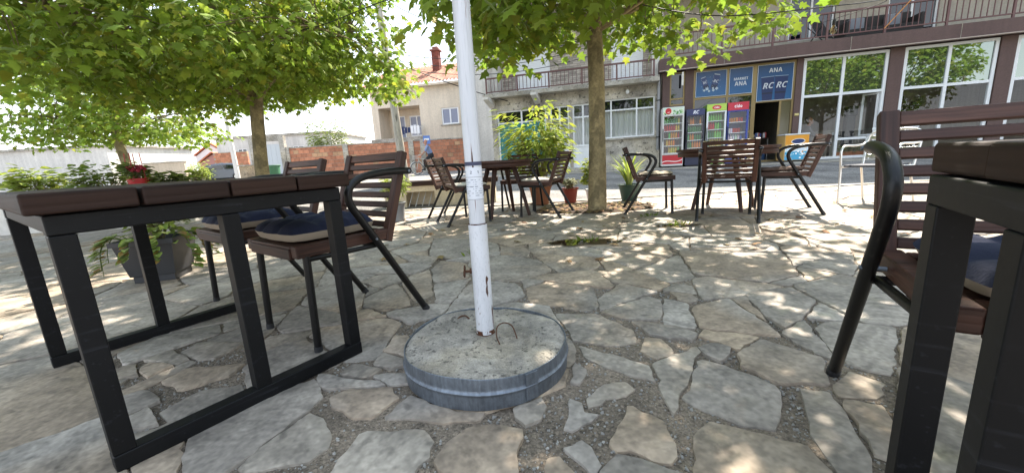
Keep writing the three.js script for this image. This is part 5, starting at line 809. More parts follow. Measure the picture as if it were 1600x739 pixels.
// ---------------------------------------------------------------- background: house, walls, street things
function tileRoof(parent, w, run, rise, nrow, ncol, over) {          // one slope: rows of rounded tiles, eave at z = 0 running back to z = -run
  const gs = [], q = rng(17), L = Math.hypot(run, rise) / nrow, pitch = Math.atan2(rise, run), tw = w / ncol;
  const tile = new THREE.CylinderGeometry(tw * 0.52, tw * 0.46, L * 1.18, 6, 1, true, -Math.PI / 2, Math.PI).rotateX(-Math.PI / 2); tile.rotateX(0.05);
  for (let j = 0; j < nrow; j++) for (let i = 0; i < ncol; i++) { const g = tile.clone(), f = 0.75 + 0.5 * q(), d = q() < 0.12 ? 0.6 : 1; tint(g, [f * d, f * d * (0.92 + 0.16 * q()), f * d]); g.translate(-w / 2 + (i + 0.5) * tw, 0, -(j + 0.5) * L); g.rotateX(pitch); gs.push(g); }
  const o = part('roof_tiles', gs, M.tile, parent); o.userData.kind = 'stuff'; o.material.side = THREE.DoubleSide; return o;
}
{ // the cream house behind the brick wall
  const a = -12 * D2R, H = thing('cream_house', 'cream two storey house with tiled roof, red chimney and recessed balcony', 'house', [-5.9, 0.25, -29.2], a), W = 8.3;
  part('wall', plate([[-W / 2, 0], [W / 2, 0], [W / 2, 5.95], [-W / 2, 5.95]], [rect(-3.6, -0.3, 2.55, 4.75), rect(1.35, 2.65, 3.25, 4.4)], 0.25), M.plasterBeige, H);
  part('side_wall', span(-W / 2, -W / 2 + 0.25, 0, 5.95, -8, -0.25), M.plasterWhite, H); part('side_wall', span(W / 2 - 0.25, W / 2, 0, 5.95, -8, -0.25), M.plasterWhite, H);
  part('balcony_recess', [span(-3.6, -0.3, 2.35, 2.548, -1.6, -0.26), plate(rect(-3.6, -0.3, 2.55, 4.75), [rect(-1.95, -0.75, 2.7, 4.25), rect(-3.1, -2.3, 2.55, 4.3)], 0.2).translate(0, 0, -1.6), span(-3.8, -3.605, 2.35, 4.95, -1.8, -0.26), span(-0.295, -0.1, 2.35, 4.95, -1.8, -0.26), span(-3.6, -0.3, 4.755, 4.95, -1.8, -0.26)], M.plasterBeige, H);
  windowAt(H, 'balcony_window', -1.95, -0.75, 2.7, 4.25, -1.65, [-1.35], [], 0.09, M.whiteFrame, () => mat([0.2, 0.22, 0.3], 0.15)); windowAt(H, 'balcony_door', -3.1, -2.3, 2.55, 4.3, -1.65, [], [3.3], 0.09, M.whiteFrame, () => mat([0.2, 0.22, 0.3], 0.15));
  windowAt(H, 'window', 1.35, 2.65, 3.25, 4.4, -0.06, [2.0], [], 0.1, M.whiteFrame, () => mat([0.2, 0.22, 0.3], 0.15)); part('window_sill', span(1.25, 2.75, 3.17, 3.247, -0.1, 0.08), M.conc, H);
  part('balcony_slab', [span(-4.15, 0.0, 2.3, 2.5, 0.002, 0.5)], M.conc, H); for (let k = 0; k < 14; k++) part('baluster', rod([-1.2 + k * 0.09, 2.5, 0.42], [-1.2 + k * 0.09, 3.2, 0.42], 0.012), M.plasterWhite, H); part('handrail', span(-1.25, 0.02, 3.2, 3.24, 0.4, 0.44), M.plasterWhite, H);
  const wash = rng(5); for (let k = 0; k < 6; k++) part('laundry', rb(0.2, 0.35 + 0.3 * wash(), 0.015, 0.004, -1.55 + k * 0.24, 3.05 - 0.05 * wash(), 0.46), k < 3 ? mat([0.03, 0.04, 0.1], 0.9) : M.white, H); part('laundry_line', rod([-1.75, 3.28, 0.46], [0.02, 3.28, 0.46], 0.008), M.cable, H);
  part('eave', [span(-W / 2 - 0.35, W / 2 + 0.35, 5.95, 6.08, -0.3, 0.45)], M.plasterBeige, H);
  const roof = part('roof', plate([[0.45, 6.08], [-4.0, 8.1], [-8.45, 6.08]], [], W + 0.7).rotateY(-Math.PI / 2).translate(W / 2 + 0.35, 0, 0), mat([0.3, 0.14, 0.1], 0.9), H); roof.geometry.rotateY(0);
  const tl = tileRoof(roof, W + 0.8, 4.5, 2.05, 15, 34); tl.position.set(0, 6.12, 0.5);
  const ch = part('chimney', [bx(0.55, 1.7, 0.5, 0.45, 8.0, -2.3)], mat([0.36, 0.11, 0.08], 0.9, { map: rep(T.whiteBrick, 1) }), H); part('chimney_cap', [bx(0.75, 0.1, 0.7, 0.45, 8.9, -2.3), bx(0.4, 0.2, 0.36, 0.45, 9.05, -2.3)], mat([0.2, 0.08, 0.06], 0.9), ch);
}
function blockWall(label, x0, x1, z, h, piers, extra) { // hollow clay blocks between concrete piers
  const y0 = gh((x0 + x1) / 2, z) - 0.05, o = thing('clay_block_wall', label, 'wall', [(x0 + x1) / 2, y0, z], 0, 'clay block walls along the far street'), q = rng(Math.round(-x0 * 10)), L = x1 - x0, gs = [], bw = 0.33, bh = 0.235;
  part('mortar_core', span(-L / 2 + 0.01, L / 2 - 0.01, 0, h - 0.03, -0.18, 0.0), M.conc, o);
  for (let j = 0; j * bh < h - 0.1; j++) for (let x = -L / 2 + (j % 2) * bw / 2; x < L / 2 - 0.05; x += bw) { const x2 = Math.min(x + bw - 0.018, L / 2), f = 0.75 + 0.5 * q(), p = q() < 0.1 ? 1.4 : 1; gs.push(tint(span(x, x2, j * bh, Math.min(h, (j + 1) * bh - 0.02), -0.2, 0.02 + 0.012 * q()), [0.62 * f, 0.27 * f * p, 0.16 * f * p])); }
  part('clay_blocks', gs, M.brick, o).userData.kind = 'stuff'; part('coping', span(-L / 2, L / 2, h - 0.0, h + 0.07, -0.22, 0.06), M.conc, o);
  for (const x of piers) part('pier', span(x - (x0 + x1) / 2 - 0.16, x - (x0 + x1) / 2 + 0.16, 0, h + 0.1, -0.25, 0.09), M.conc, o);
}
blockWall('orange clay block wall with grey piers in front of the cream house', -14.0, -2.4, -25, 2.0, [-13.9, -10.2, -6.05, -5.3]);
blockWall('short clay block wall far behind the parked car', -31.2, -27.6, -42, 2.8, []);
{ const g = thing('metal_gate', 'pale grey metal gate between concrete posts', 'gate', [-15.05, gh(-15, -25) - 0.03, -25]); for (const x of [-0.95, 0.95]) part('gate_post', bx(0.3, 2.5, 0.3, x, 1.25, 0), M.conc, g); part('lintel', bx(2.2, 0.28, 0.3, 0, 2.64, 0), M.conc, g); for (let k = 0; k < 5; k++) part('gate_panel', bx(0.3, 2.2, 0.04, -0.62 + k * 0.31, 1.2, 0), mat([0.5, 0.53, 0.55], 0.6), g); }
{ const w = thing('white_annex', 'white rendered side building between the cream house and apartment house', 'building', [-0.4, 0.2, -24]); part('wall', span(-1.5, 1.6, 0, 6.9, -5, 0), M.plasterWhite, w); part('roof', span(-1.7, 1.8, 6.9, 7.1, -5.2, 0.2), M.conc, w); }
{ // low white building on the far left
  const w = thing('white_building', 'long white single storey building with dark windows behind the far tree', 'building', [-36, 0.25, -30]); part('wall', plate(rect(-8, 5.8, 0, 3.2), [rect(-7.2, -5.2, 0.4, 2.0), rect(-4.6, -3.0, 0.4, 2.0)], 0.25), M.plasterWhite, w); part('body', [span(-8, 5.8, 0.0, 3.19, -8, -0.6), span(5.55, 5.8, 0, 3.19, -0.6, -0.26)], M.plasterWhite, w);
  windowAt(w, 'window', -7.2, -5.2, 0.4, 2.0, -0.06, [-6.2], [], 0.1, M.whiteFrame, () => M.darkGlass); windowAt(w, 'window', -4.6, -3.0, 0.4, 2.0, -0.06, [-3.8], [], 0.1, M.whiteFrame, () => M.darkGlass); part('roof_edge', span(-8.2, 6, 3.2, 3.36, -8.2, 0.2), M.conc, w);
  const b = thing('beige_wall', 'beige rendered yard wall in front of the white building', 'wall', [-25.2, 0.2, -29]); part('wall', span(-1.6, 1.4, 0, 1.75, -0.2, 0), mat([0.62, 0.52, 0.4], 0.92, { map: rep(T.plaster, 0.3) }), b); part('coping', span(-1.65, 1.45, 1.75, 1.82, -0.25, 0.05), M.conc, b);
  const l = thing('long_hall', 'long pale flat roofed hall beyond the clay block wall', 'building', [-30, 0.4, -50]); part('wall', plate(rect(-6.5, 8, 0, 4.9), [rect(-4, -2.8, 2.6, 3.6), rect(3, 4.4, 2.6, 3.6), rect(5.5, 6.9, 2.6, 3.6)], 0.3), mat([0.7, 0.68, 0.66], 0.9, { map: rep(T.plaster, 0.2) }), l); part('body', span(-6.5, 8, 0, 4.89, -12, -0.5), M.plasterWhite, l); part('roof_edge', span(-6.7, 8.2, 4.9, 5.15, -12.2, 0.2), M.conc, l); for (const [a, c] of [[-4, -2.8], [3, 4.4], [5.5, 6.9]]) windowAt(l, 'window', a, c, 2.6, 3.6, -0.06, [(a + c) / 2], [], 0.1, M.whiteFrame, () => M.darkGlass);
}
{ // small red roofed houses far down the street
  for (const [x, z, w, h, lab, c] of [[-46.2, -62, 4.6, 4.6, 'small distant house with orange roof and pale gable', [0.75, 0.72, 0.7]], [-43.2, -58, 3.6, 3.1, 'distant reddish house with low gable beside the orange roofed one', [0.45, 0.22, 0.18]]]) { const o = thing('distant_house', lab, 'house', [x, 0.5, z], 0.25, 'distant houses down the street'); part('wall', plate([[-w / 2, 0], [w / 2, 0], [w / 2, h * 0.75], [0, h * 1.12], [-w / 2, h * 0.75]], [], 5), mat(c, 0.9), o); part('roof', [rod([0, 0, 0], [0, 0.01, 0], 0.01), bx(w * 0.66, 0.15, 5.6).rotateZ(0.64).translate(-w * 0.27, h * 0.955 + 0.1, -2.5), bx(w * 0.66, 0.15, 5.6).rotateZ(-0.64).translate(w * 0.27, h * 0.957 + 0.1, -2.5)], mat([0.55, 0.18, 0.09], 0.9), o); for (const x2 of [-0.8, 0.8]) part('window', bx(0.8, 0.9, 0.06, x2, h * 0.5, 0.0), M.darkGlass, o); }
}
{ // hedge and bush
  const o = thing('garden_bush', 'round pale green garden tree rising behind the clay block wall', 'bush', [-14.3, 0.3, -32], 0, 'garden bushes beyond the walls'); shrub(o, 2600, [0, 3.0, 0], [1.75, 1.5, 1.5], 0.2, ovalGeo, M.leaf, 91, 120, 0, 0.3);
  const h = thing('hedge_bush', 'light green bush beside the parked car', 'bush', [-27.5, 0.3, -34], 0, 'garden bushes beyond the walls'); shrub(h, 1200, [0, 1.0, 0], [1.6, 0.7, 0.8], 0.22, ovalGeo, M.leafBright, 93, 60, 0, 0.3);
  const b = thing('low_beige_wall', 'low beige block wall end near the slim street pole', 'wall', [-13.2, gh(-13, -20) - 0.02, -20]); part('wall', span(-0.5, 0.5, 0, 0.98, -0.3, 0), mat([0.55, 0.45, 0.33], 0.92, { map: rep(T.conc, 0.5) }), b); part('coping', span(-0.55, 0.55, 0.98, 1.04, -0.35, 0.05), M.conc, b);
  const d = thing('litter_bin', 'green plastic litter bin beyond the plank table armchairs', 'bin', [-6.0, gh(-6, -10), -10]); part('bin', lathe([[0.001, 0.01], [0.13, 0.01], [0.17, 0.76], [0.185, 0.77], [0.185, 0.8], [0.165, 0.8], [0.13, 0.05], [0.001, 0.04]], 20), mat([0.07, 0.2, 0.11], 0.6), d); part('rim', new THREE.TorusGeometry(0.183, 0.012, 6, 24).rotateX(Math.PI / 2).translate(0, 0.79, 0), mat([0.07, 0.2, 0.11], 0.6), d);
}
{ // poles and wires
  const p = thing('utility_pole', 'leaning grey concrete utility pole in front of the clay block wall', 'pole', [-3.72, gh(-3.7, -14) - 0.05, -14]); part('shaft', rod([0, 0, 0], [-0.32, 7.2, 0], 0.15, 0.1, 14), M.conc, p); part('cross_arm', [bx(1.2, 0.08, 0.08, -0.3, 6.6, 0.1)], M.galv, p); part('cable_clamp', bx(0.14, 0.3, 0.3, -0.2, 4.3, 0), M.blackSteel, p);
  const s = thing('street_pole', 'slim pale street pole near the metal gate', 'pole', [-15.2, gh(-15, -22) - 0.03, -22]); part('shaft', rod([0, 0, 0], [-0.1, 5.5, 0], 0.13, 0.09, 12), M.plasterWhite, s); part('lamp_arm', tube([[-0.1, 5.45, 0], [0.2, 5.8, 0.1], [0.9, 5.9, 0.3]], 0.03, 12, 6), M.galv, s); part('lamp_head', rb(0.5, 0.1, 0.18, 0.03, 1.1, 5.9, 0.35), M.galv, s);
  const g = thing('street_sign', 'small blue street sign on a post by the wall pier', 'sign', [-4.95, gh(-5, -24.6) - 0.02, -24.6]); part('post', rod([0, 0, 0], [0, 1.75, 0], 0.03), M.galv, g); part('panel', bx(0.42, 0.5, 0.03, 0, 2.0, 0.02), mat([0.1, 0.2, 0.5], 0.5), g); part('white_bar', bx(0.3, 0.12, 0.006, 0, 2.03, 0.04), M.white, g);
  const sag = (a, b, d) => { const P = []; for (let i = 0; i <= 10; i++) { const t = i / 10; P.push([lerp(a[0], b[0], t), lerp(a[1], b[1], t) - d * 4 * t * (1 - t), lerp(a[2], b[2], t)]); } return P; };
  const wire = (lab, a, b, d, r) => tag(part('overhead_wire', tube(sag(a, b, d), r, 40, 5), M.cable, scene), lab, 'wire', 'overhead wires');
  const U = (dy, dx = 0) => [-4.0 + dx, 6.65 + dy, -13.9], ends = [[fac(-6.3, 5.6, 0.25), 'thin overhead wire from the utility pole to the apartment corner'], [fac(-0.3, 5.2, 0.3), 'upper sloping wire across the apartment balcony'], [fac(-0.3, 4.9, 0.3), 'middle sloping wire across the apartment balcony'], [fac(-0.3, 4.6, 0.3), 'lowest sloping wire across the apartment balcony']];
  wire(ends[0][1], U(0, -0.4), ends[0][0], 0.5, 0.012); ends.slice(1).forEach(([e, l], i) => wire(l, [-3.95, 4.55 - i * 0.22, -13.95], e, 0.75, 0.011));
  wire('thick sagging cable running down from the utility pole past the chimney', [-3.95, 4.35, -14], [1.5, 2.55, -15.4], 0.15, 0.016); wire('thin wire from the utility pole towards the far street', U(0.1, 0.2), [-16, 6.4, -24], 0.6, 0.012);
  // festoon cable with bulbs between the trees
  const fest = (lab, P, bulbs, blabs) => { tag(part('festoon_cable', tube(P, 0.006, 60, 6), M.cable, scene), lab, 'cable', 'festoon cables'); bulbs.forEach(([x, y, z], i) => { const o = thing('festoon_bulb', blabs[i], 'light bulb', [x, y, z], 0, 'festoon bulbs'); part('hanging_wire', rod([0, 0, 0], [0, 0.13, 0], 0.004), M.cable, o); part('socket', lathe([[0.001, 0.0], [0.012, 0], [0.017, -0.02], [0.017, -0.055], [0.001, -0.056]], 14), M.dark, o); part('bulb', lathe([[0.012, -0.055], [0.016, -0.07], [0.03, -0.095], [0.032, -0.115], [0.022, -0.138], [0.001, -0.147]], 18), new THREE.MeshPhysicalMaterial({ color: 0xf3e3bd, transmission: 1, thickness: 0, roughness: 0.05 }), o); }); };
  fest('festoon cable strung between the two large trees', [[-4.4, 2.9, -6.9], [-2.4, 2.55, -5.4], [-0.62, 2.335, -4.0], [0.3, 2.4, -4.5], [1.12, 2.55, -5.05]], [[-0.62, 2.2, -4.0]], ['hanging festoon bulb near the top of the white pole']);
  fest('festoon cable running from the street tree to the shop balcony', [[1.2, 2.6, -5.05], [2.4, 2.2, -4.7], [3.63, 2.165, -4.5], [5.2, 2.55, -5.6], [9.6, 4.2, -12.3]], [[3.63, 2.03, -4.5]], ['hanging festoon bulb in front of the shop balcony']);
}
{ // metal chair in the sun and the pale chairs by the cafe
  const o = thing('aluminium_armchair', 'shiny aluminium cafe armchair in the sun, dark seat', 'chair', [4.22, 0.003, -4.42], turnTo(-0.93, 0.36));
  for (const s of [-1, 1]) { part('side_tube', tube([[s * 0.24, 0, 0.2], [s * 0.25, 0.35, 0.19], [s * 0.26, 0.64, 0.19], [s * 0.26, 0.67, 0.14], [s * 0.26, 0.67, -0.1], [s * 0.25, 0.69, -0.24], [s * 0.235, 0.74, -0.27]], 0.0125, 30, 8), M.alu, o); part('rear_leg', tube([[s * 0.22, 0.45, -0.14], [s * 0.23, 0.25, -0.22], [s * 0.24, 0, -0.3]], 0.0125, 10, 8), M.alu, o); part('side_rail', rod([s * 0.235, 0.43, -0.2], [s * 0.245, 0.43, 0.2], 0.011), M.alu, o); }
  part('seat', rb(0.44, 0.025, 0.42, 0.01, 0, 0.44, 0), mat([0.03, 0.035, 0.05], 0.7), o); part('backrest', [tube([[-0.235, 0.42, -0.2], [-0.235, 0.76, -0.28], [-0.2, 0.81, -0.29], [0.2, 0.81, -0.29], [0.235, 0.76, -0.28], [0.235, 0.42, -0.2]], 0.0125, 40, 8), ...[0.54, 0.61, 0.68, 0.75].map((y) => rb(0.45, 0.04, 0.008, 0.003).rotateX(-0.2).translate(0, y, -0.2 - (y - 0.42) * 0.24))], M.alu, o);
  for (const [s, z, t, lab] of [[5.55, 0.85, 2.9, 'white plastic chair under the cafe window, nearer the cooler'], [6.0, 0.95, 3.5, 'white plastic chair under the cafe window, nearer the pier']]) {
    const p = thing('plastic_chair', lab, 'chair', fac(s, 0.19, z), FA + t, 'white plastic chairs at the cafe'); part('seat', rb(0.44, 0.03, 0.42, 0.012, 0, 0.43, 0), M.white, p); for (const x of [-0.2, 0.2]) for (const zz of [-0.19, 0.19]) part('leg', rod([x * 1.08, 0, zz * 1.08], [x, 0.42, zz], 0.02, 0.026), M.white, p);
    part('backrest', [0, 1, 2, 3, 4].map((k) => rb(0.05, 0.38, 0.016, 0.005).rotateX(-0.15).translate(-0.16 + k * 0.08, 0.62, -0.22)).concat([rb(0.44, 0.06, 0.025, 0.012).translate(0, 0.82, -0.25)]), M.white, p); for (const x of [-0.22, 0.22]) part('armrest', tube([[x, 0.43, 0.17], [x, 0.63, 0.16], [x, 0.65, 0.1], [x, 0.66, -0.22]], 0.018, 14, 8), M.white, p);
  }
  const t = thing('clay_planter', 'low planter of green ground plants inside the cafe window', 'planter', fac(5.45, 0.185, -0.35), FA); part('trough', [span(-0.4, 0.4, 0, 0.2, -0.12, -0.1), span(-0.4, 0.4, 0, 0.2, 0.1, 0.12), span(-0.4, -0.38, 0, 0.2, -0.1, 0.1), span(0.38, 0.4, 0, 0.2, -0.1, 0.1), span(-0.38, 0.38, 0.02, 0.16, -0.1, 0.1)], M.terracotta, t); shrub(t, 260, [0, 0.26, 0], [0.38, 0.07, 0.1], 0.07, ovalGeo, M.leaf, 55, 24, 0.16, 0.3);
  const t2 = thing('window_plant', 'leafy plant in a white pot inside the cafe window by the pier', 'potted plant', fac(6.95, 0.185, -0.5), FA); part('stand', [rod([-0.15, 0, 0], [0, 0.95, 0], 0.012), rod([0.15, 0, 0.1], [0, 0.95, 0], 0.012), rod([0.1, 0, -0.15], [0, 0.95, 0], 0.012)], M.blackSteel, t2); part('pot', potGeo(0.1, 0.14, 0.22).translate(0, 0.94, 0), M.white, t2); shrub(t2, 320, [0, 1.45, 0], [0.3, 0.28, 0.25], 0.1, ovalGeo, M.leafDark, 58, 20, 1.1, 0.5);
}
{ // parked car far down the street
  const c = thing('parked_car', 'dark grey blue hatchback parked far down the street', 'car', [-26.4, gh(-26, -36), -36], 0.55), P = [[-1.95, 0.3], [-1.98, 0.62], [-1.8, 0.86], [-1.05, 0.95], [-0.45, 1.38], [0.2, 1.47], [1.1, 1.42], [1.75, 1.0], [1.98, 0.85], [2.0, 0.35], [1.7, 0.25], [-1.7, 0.25]];
  const g = plate(P, [], 1.44, 0.1); g.translate(0, 0, 0.72); part('body', toCreasedNormals(g, 0.5), mat([0.06, 0.075, 0.1], 0.3, { clearcoat: 1, metalness: 0.3 }), c);
  for (const s of [-1, 1]) { part('side_window', plate([[-0.8, 0.98], [-0.38, 1.32], [0.2, 1.38], [0.3, 1.0]], [], 0.02).translate(0, 0, s > 0 ? 0.835 : -0.815), M.darkGlass, c); part('side_window', plate([[0.38, 1.0], [0.28, 1.38], [0.95, 1.34], [1.4, 1.04]], [], 0.02).translate(0, 0, s > 0 ? 0.835 : -0.815), M.darkGlass, c); for (const x of [-1.25, 1.2]) { const w = part('wheel', new THREE.CylinderGeometry(0.31, 0.31, 0.2, 20).rotateX(Math.PI / 2).translate(x, 0.31, s * 0.74), M.dark, c); part('rim', new THREE.CylinderGeometry(0.19, 0.19, 0.21, 12).rotateX(Math.PI / 2).translate(x, 0.31, s * 0.742), M.alu, w); } part('headlight', rb(0.1, 0.14, 0.3, 0.03, -1.98, 0.7, s * 0.55), M.white, c); part('tail_light', rb(0.08, 0.22, 0.16, 0.02, 2.02, 0.85, s * 0.68), mat([0.4, 0.02, 0.02], 0.3), c); part('side_mirror', rb(0.1, 0.12, 0.18, 0.03, -0.75, 1.02, s * 0.93), M.dark, c); }
  part('windscreen', bx(0.72, 0.02, 1.3).rotateZ(0.62).translate(-0.77, 1.19, 0), M.darkGlass, c); part('rear_window', bx(0.62, 0.02, 1.25).rotateZ(-0.57).translate(1.5, 1.26, 0), M.darkGlass, c);
}
// ---------------------------------------------------------------- people: one continuous surface each
function figure(bones, res, c, half) { // bones: [a, b, ra, rb, colour, k]
  const mc = new MarchingCubes(res, new THREE.MeshStandardMaterial(), false, false, 90000), N = res, f = mc.field, h = N / 2; mc.isolation = 0;
  const B = bones.map(([a, b, ra, rb, col]) => ({ a: V(...a), d: V(...b).sub(V(...a)), ra, rb, col })), p = V(), t = V();
  const dist = (o) => { t.copy(p).sub(o.a); const l = o.d.lengthSq(), q = l ? clamp(t.dot(o.d) / l) : 0; return t.addScaledVector(o.d, -q).length() - lerp(o.ra, o.rb, q); };
  for (let z = 0; z < N; z++) for (let y = 0; y < N; y++) for (let x = 0; x < N; x++) { p.set(c[0] + (x - h) / h * half, c[1] + (y - h) / h * half, c[2] + (z - h) / h * half); let s = 9; for (const o of B) { const d = dist(o), k = 0.035, m = Math.max(k - Math.abs(s - d), 0) / k; s = Math.min(s, d) - m * m * k * 0.25; } f[z * N * N + y * N + x] = -s; }
  mc.update(); const n = mc.count, pos = new Float32Array(n * 3); for (let i = 0; i < n * 3; i++) pos[i] = c[i % 3] + mc.positionArray[i] * half;
  let g = new THREE.BufferGeometry(); g.setAttribute('position', new THREE.BufferAttribute(pos, 3)); g = mergeVertices(g, 1e-4); g.computeVertexNormals();
  const P = g.attributes.position, col = new Float32Array(P.count * 3); for (let i = 0; i < P.count; i++) { p.fromBufferAttribute(P, i); let bd = 9, bc; for (const o of B) { const d = dist(o); if (d < bd) { bd = d; bc = o.col; } } col.set(bc, i * 3); } g.setAttribute('color', new THREE.BufferAttribute(col, 3)); return g;
}
const SK = [0.42, 0.22, 0.15], HR = [0.2, 0.17, 0.15], SH = [0.2, 0.26, 0.42], TR = [0.02, 0.021, 0.026], SO = [0.015, 0.013, 0.012];
function headBones([x, y, z], f, hair) { // f: facing in xz
  const [fx, fz] = f, at = (a, b, u) => [x + fx * a - fz * b, y + u, z + fz * a + fx * b];
  const B = [[at(-0.012, 0, 0.035), at(0.005, 0, -0.03), 0.092, 0.078, SK], [at(0.035, 0, -0.06), at(0.045, 0, -0.085), 0.045, 0.036, SK], [at(0.085, 0, 0.0), at(0.108, 0, -0.028), 0.009, 0.014, SK], [at(0.078, 0.022, -0.066), at(0.078, -0.022, -0.066), 0.011, 0.011, [0.3, 0.1, 0.08]], [at(0, -0.03, -0.08), at(-0.03, 0, -0.2), 0.052, 0.058, SK]];
  for (const s of [-1, 1]) B.push([at(0.082, s * 0.034, 0.008), at(0.084, s * 0.034, 0.008), 0.011, 0.011, [0.03, 0.02, 0.02]], [at(-0.01, s * 0.088, 0.01), at(-0.012, s * 0.092, -0.03), 0.018, 0.013, SK]);
  if (hair) B.push([at(-0.045, 0, 0.05), at(-0.055, 0, -0.01), 0.082, 0.072, HR]); return B;
}
function handBones(w, e, up, side) { // palm from wrist w towards e; fingers curled round a bar, thumb from the side
  const W = V(...w), D = V(...e).sub(W).normalize(), S = V(...side), U = V(...up), at = (a, b, c) => W.clone().addScaledVector(D, a).addScaledVector(S, b).addScaledVector(U, c).toArray(), B = [[at(0, 0, 0), at(0.07, 0, 0), 0.024, 0.03, SK]];
  [-0.03, -0.01, 0.01, 0.03].forEach((b, i) => { const l = [0.03, 0.036, 0.034, 0.026][i]; B.push([at(0.07, b, 0), at(0.07 + l, b, -0.012), 0.0095, 0.009, SK], [at(0.07 + l, b, -0.012), at(0.065 + l, b, -0.045), 0.009, 0.008, SK]); }); B.push([at(0.025, -0.03, -0.004), at(0.055, -0.05, -0.025), 0.012, 0.01, SK], [at(0.055, -0.05, -0.025), at(0.075, -0.04, -0.045), 0.01, 0.009, SK]); return B;
}
{ // bicycle (its own thing) and the man astride it, both facing along -x
  const bx0 = [-4.35, gh(-4.3, -21), -21], bike = thing('bicycle', 'pale old bicycle with the man in the blue shirt on it', 'bicycle', bx0, 0.25), R = 0.335;
  for (const x of [-0.53, 0.53]) { const w = part('wheel', new THREE.TorusGeometry(R - 0.02, 0.02, 8, 36).translate(x, R, 0), M.dark, bike); part('rim', new THREE.TorusGeometry(R - 0.045, 0.009, 6, 36).translate(x, R, 0), M.alu, w); part('spokes', [...Array(14)].map((_, i) => { const a = i / 14 * 6.283; return rod([x, R, 0], [x + Math.cos(a) * (R - 0.05), R + Math.sin(a) * (R - 0.05), 0], 0.002, 0.002, 4); }), M.alu, w); part('mudguard', new THREE.TorusGeometry(R + 0.025, 0.014, 6, 20, 2.6).rotateZ(0.3).translate(x, R, 0), M.alu, bike); }
  const fm = mat([0.55, 0.56, 0.5], 0.4), t = (a, b, r = 0.016) => rod(a, b, r); part('frame', [t([-0.4, 0.78, 0], [-0.08, 0.3, 0], 0.019), t([-0.4, 0.86, 0], [0.2, 0.74, 0]), t([-0.08, 0.3, 0], [0.24, 0.86, 0]), t([-0.08, 0.3, 0], [0.53, R, 0], 0.011), t([0.2, 0.74, 0], [0.53, R, 0], 0.01)], fm, bike); part('fork', [t([-0.38, 0.92, 0], [-0.42, 0.7, 0]), t([-0.42, 0.7, 0.04], [-0.53, R, 0.05], 0.011), t([-0.42, 0.7, -0.04], [-0.53, R, -0.05], 0.011), t([-0.42, 0.7, -0.05], [-0.42, 0.7, 0.05], 0.014)], fm, bike);
  part('handlebar', tube([[-0.22, 1.0, -0.3], [-0.36, 1.02, -0.24], [-0.4, 1.0, -0.08], [-0.38, 0.98, 0], [-0.4, 1.0, 0.08], [-0.36, 1.02, 0.24], [-0.22, 1.0, 0.3]], 0.012, 30, 8), M.alu, bike); part('saddle', [rb(0.26, 0.05, 0.15, 0.02, 0.3, 0.9, 0), rb(0.14, 0.04, 0.06, 0.015, 0.15, 0.9, 0)], M.dark, bike); part('crank', [new THREE.TorusGeometry(0.08, 0.01, 6, 20).translate(-0.08, 0.3, 0.05), t([-0.08, 0.3, 0.07], [-0.2, 0.2, 0.07], 0.009), t([-0.08, 0.3, -0.07], [0.04, 0.4, -0.07], 0.009), rb(0.09, 0.02, 0.07, 0.004, -0.2, 0.2, 0.12), rb(0.09, 0.02, 0.07, 0.004, 0.04, 0.4, -0.12)], M.alu, bike); part('carrier', [rb(0.36, 0.015, 0.13, 0.004, 0.52, 0.74, 0)], M.alu, bike);
  part('basket', [...Array(5)].map((_, i) => rb(0.3 - 0.004 * i, 0.012, 0.36, 0.004, -0.58, 0.82 + i * 0.045, 0)), M.alu, bike);
  const man = thing('person', 'man in a blue shirt and dark trousers sitting on the bicycle', 'person', bx0, 0.25), f = [-1, 0], hip = [0.27, 0.98, 0], ch = [0.13, 1.36, 0];
  const B = [[hip, [0.22, 1.12, 0], 0.15, 0.135, TR], [[0.22, 1.14, -0.02], [ch[0], ch[1], -0.05], 0.135, 0.13, SH], [[0.22, 1.14, 0.02], [ch[0], ch[1], 0.05], 0.135, 0.13, SH], [[0.12, 1.45, -0.14], [0.12, 1.45, 0.14], 0.075, 0.075, SH], ...headBones([0.04, 1.68, 0], f, false)];
  for (const s of [-1, 1]) B.push([[0.12, 1.44, s * 0.18], [-0.02, 1.22, s * 0.26], 0.06, 0.047, SH], [[-0.02, 1.22, s * 0.26], [-0.17, 1.07, s * 0.27], 0.04, 0.03, SK], ...handBones([-0.17, 1.065, s * 0.27], [-0.3, 1.02, s * 0.27], [0, 1, 0.0], [0, 0, -s]));
  B.push([[0.24, 0.96, 0.1], [-0.1, 0.7, 0.14], 0.092, 0.068, TR], [[-0.1, 0.7, 0.14], [-0.13, 0.27, 0.13], 0.062, 0.045, TR], [[-0.12, 0.25, 0.13], [-0.26, 0.235, 0.13], 0.042, 0.034, SO]);
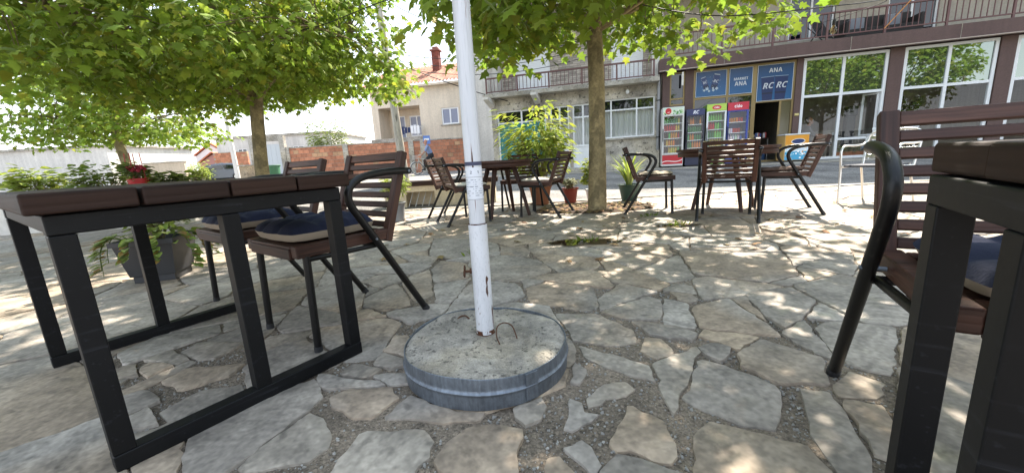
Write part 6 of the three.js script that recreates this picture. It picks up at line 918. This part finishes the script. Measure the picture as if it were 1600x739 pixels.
  B.push([[0.26, 0.94, -0.11], [0.12, 0.52, -0.24], 0.092, 0.066, TR], [[0.12, 0.52, -0.24], [0.2, 0.1, -0.28], 0.062, 0.045, TR], [[0.22, 0.055, -0.28], [0.05, 0.045, -0.3], 0.045, 0.036, SO]);
  part('body', figure(B, 130, [0.05, 0.88, 0], 0.95), M.vcloth, man);
}
{ // guest seated at the cafe table inside
  const o = thing('person', 'seated cafe guest in a grey top seen through the cafe window', 'person', fac(4.62, 0.185, -1.15), FA, undefined), G = [0.16, 0.15, 0.15], B = [[[-0.1, 0.52, 0], [-0.1, 0.66, 0], 0.15, 0.14, TR], [[-0.1, 0.68, -0.04], [-0.06, 0.95, -0.05], 0.135, 0.13, G], [[-0.1, 0.68, 0.04], [-0.06, 0.95, 0.05], 0.135, 0.13, G], [[-0.06, 1.02, -0.14], [-0.06, 1.02, 0.14], 0.075, 0.075, G], ...headBones([0.0, 1.26, 0], [1, 0], true)];
  for (const s of [-1, 1]) B.push([[-0.06, 1.0, s * 0.18], [0.06, 0.78, s * 0.22], 0.058, 0.046, G], [[0.06, 0.78, s * 0.22], [0.28, 0.79, s * 0.12], 0.042, 0.03, SK], ...handBones([0.28, 0.79, s * 0.12], [0.4, 0.785, s * 0.08], [0, 1, 0], [0, 0, -s]), [[-0.08, 0.53, s * 0.1], [0.33, 0.52, s * 0.12], 0.09, 0.068, TR], [[0.33, 0.5, s * 0.12], [0.32, 0.1, s * 0.12], 0.06, 0.045, TR], [[0.31, 0.05, s * 0.12], [0.45, 0.045, s * 0.13], 0.044, 0.036, SO]);
  part('body', figure(B, 110, [0.1, 0.72, 0], 0.78), M.vcloth, o);
  const c = thing('cafe_chair', 'dark wooden cafe chair under the seated guest inside', 'chair', fac(4.52, 0.185, -1.15), FA); part('seat', rb(0.42, 0.04, 0.42, 0.01, 0, 0.36, 0), M.woods[1], c); for (const x of [-0.18, 0.18]) for (const z of [-0.18, 0.18]) part('leg', rod([x, 0, z], [x, 0.345, z], 0.018), M.woods[1], c); part('backrest', rb(0.03, 0.5, 0.4, 0.01, -0.21, 0.66, 0), M.woods[1], c);
}
renderer.render(scene, camera);
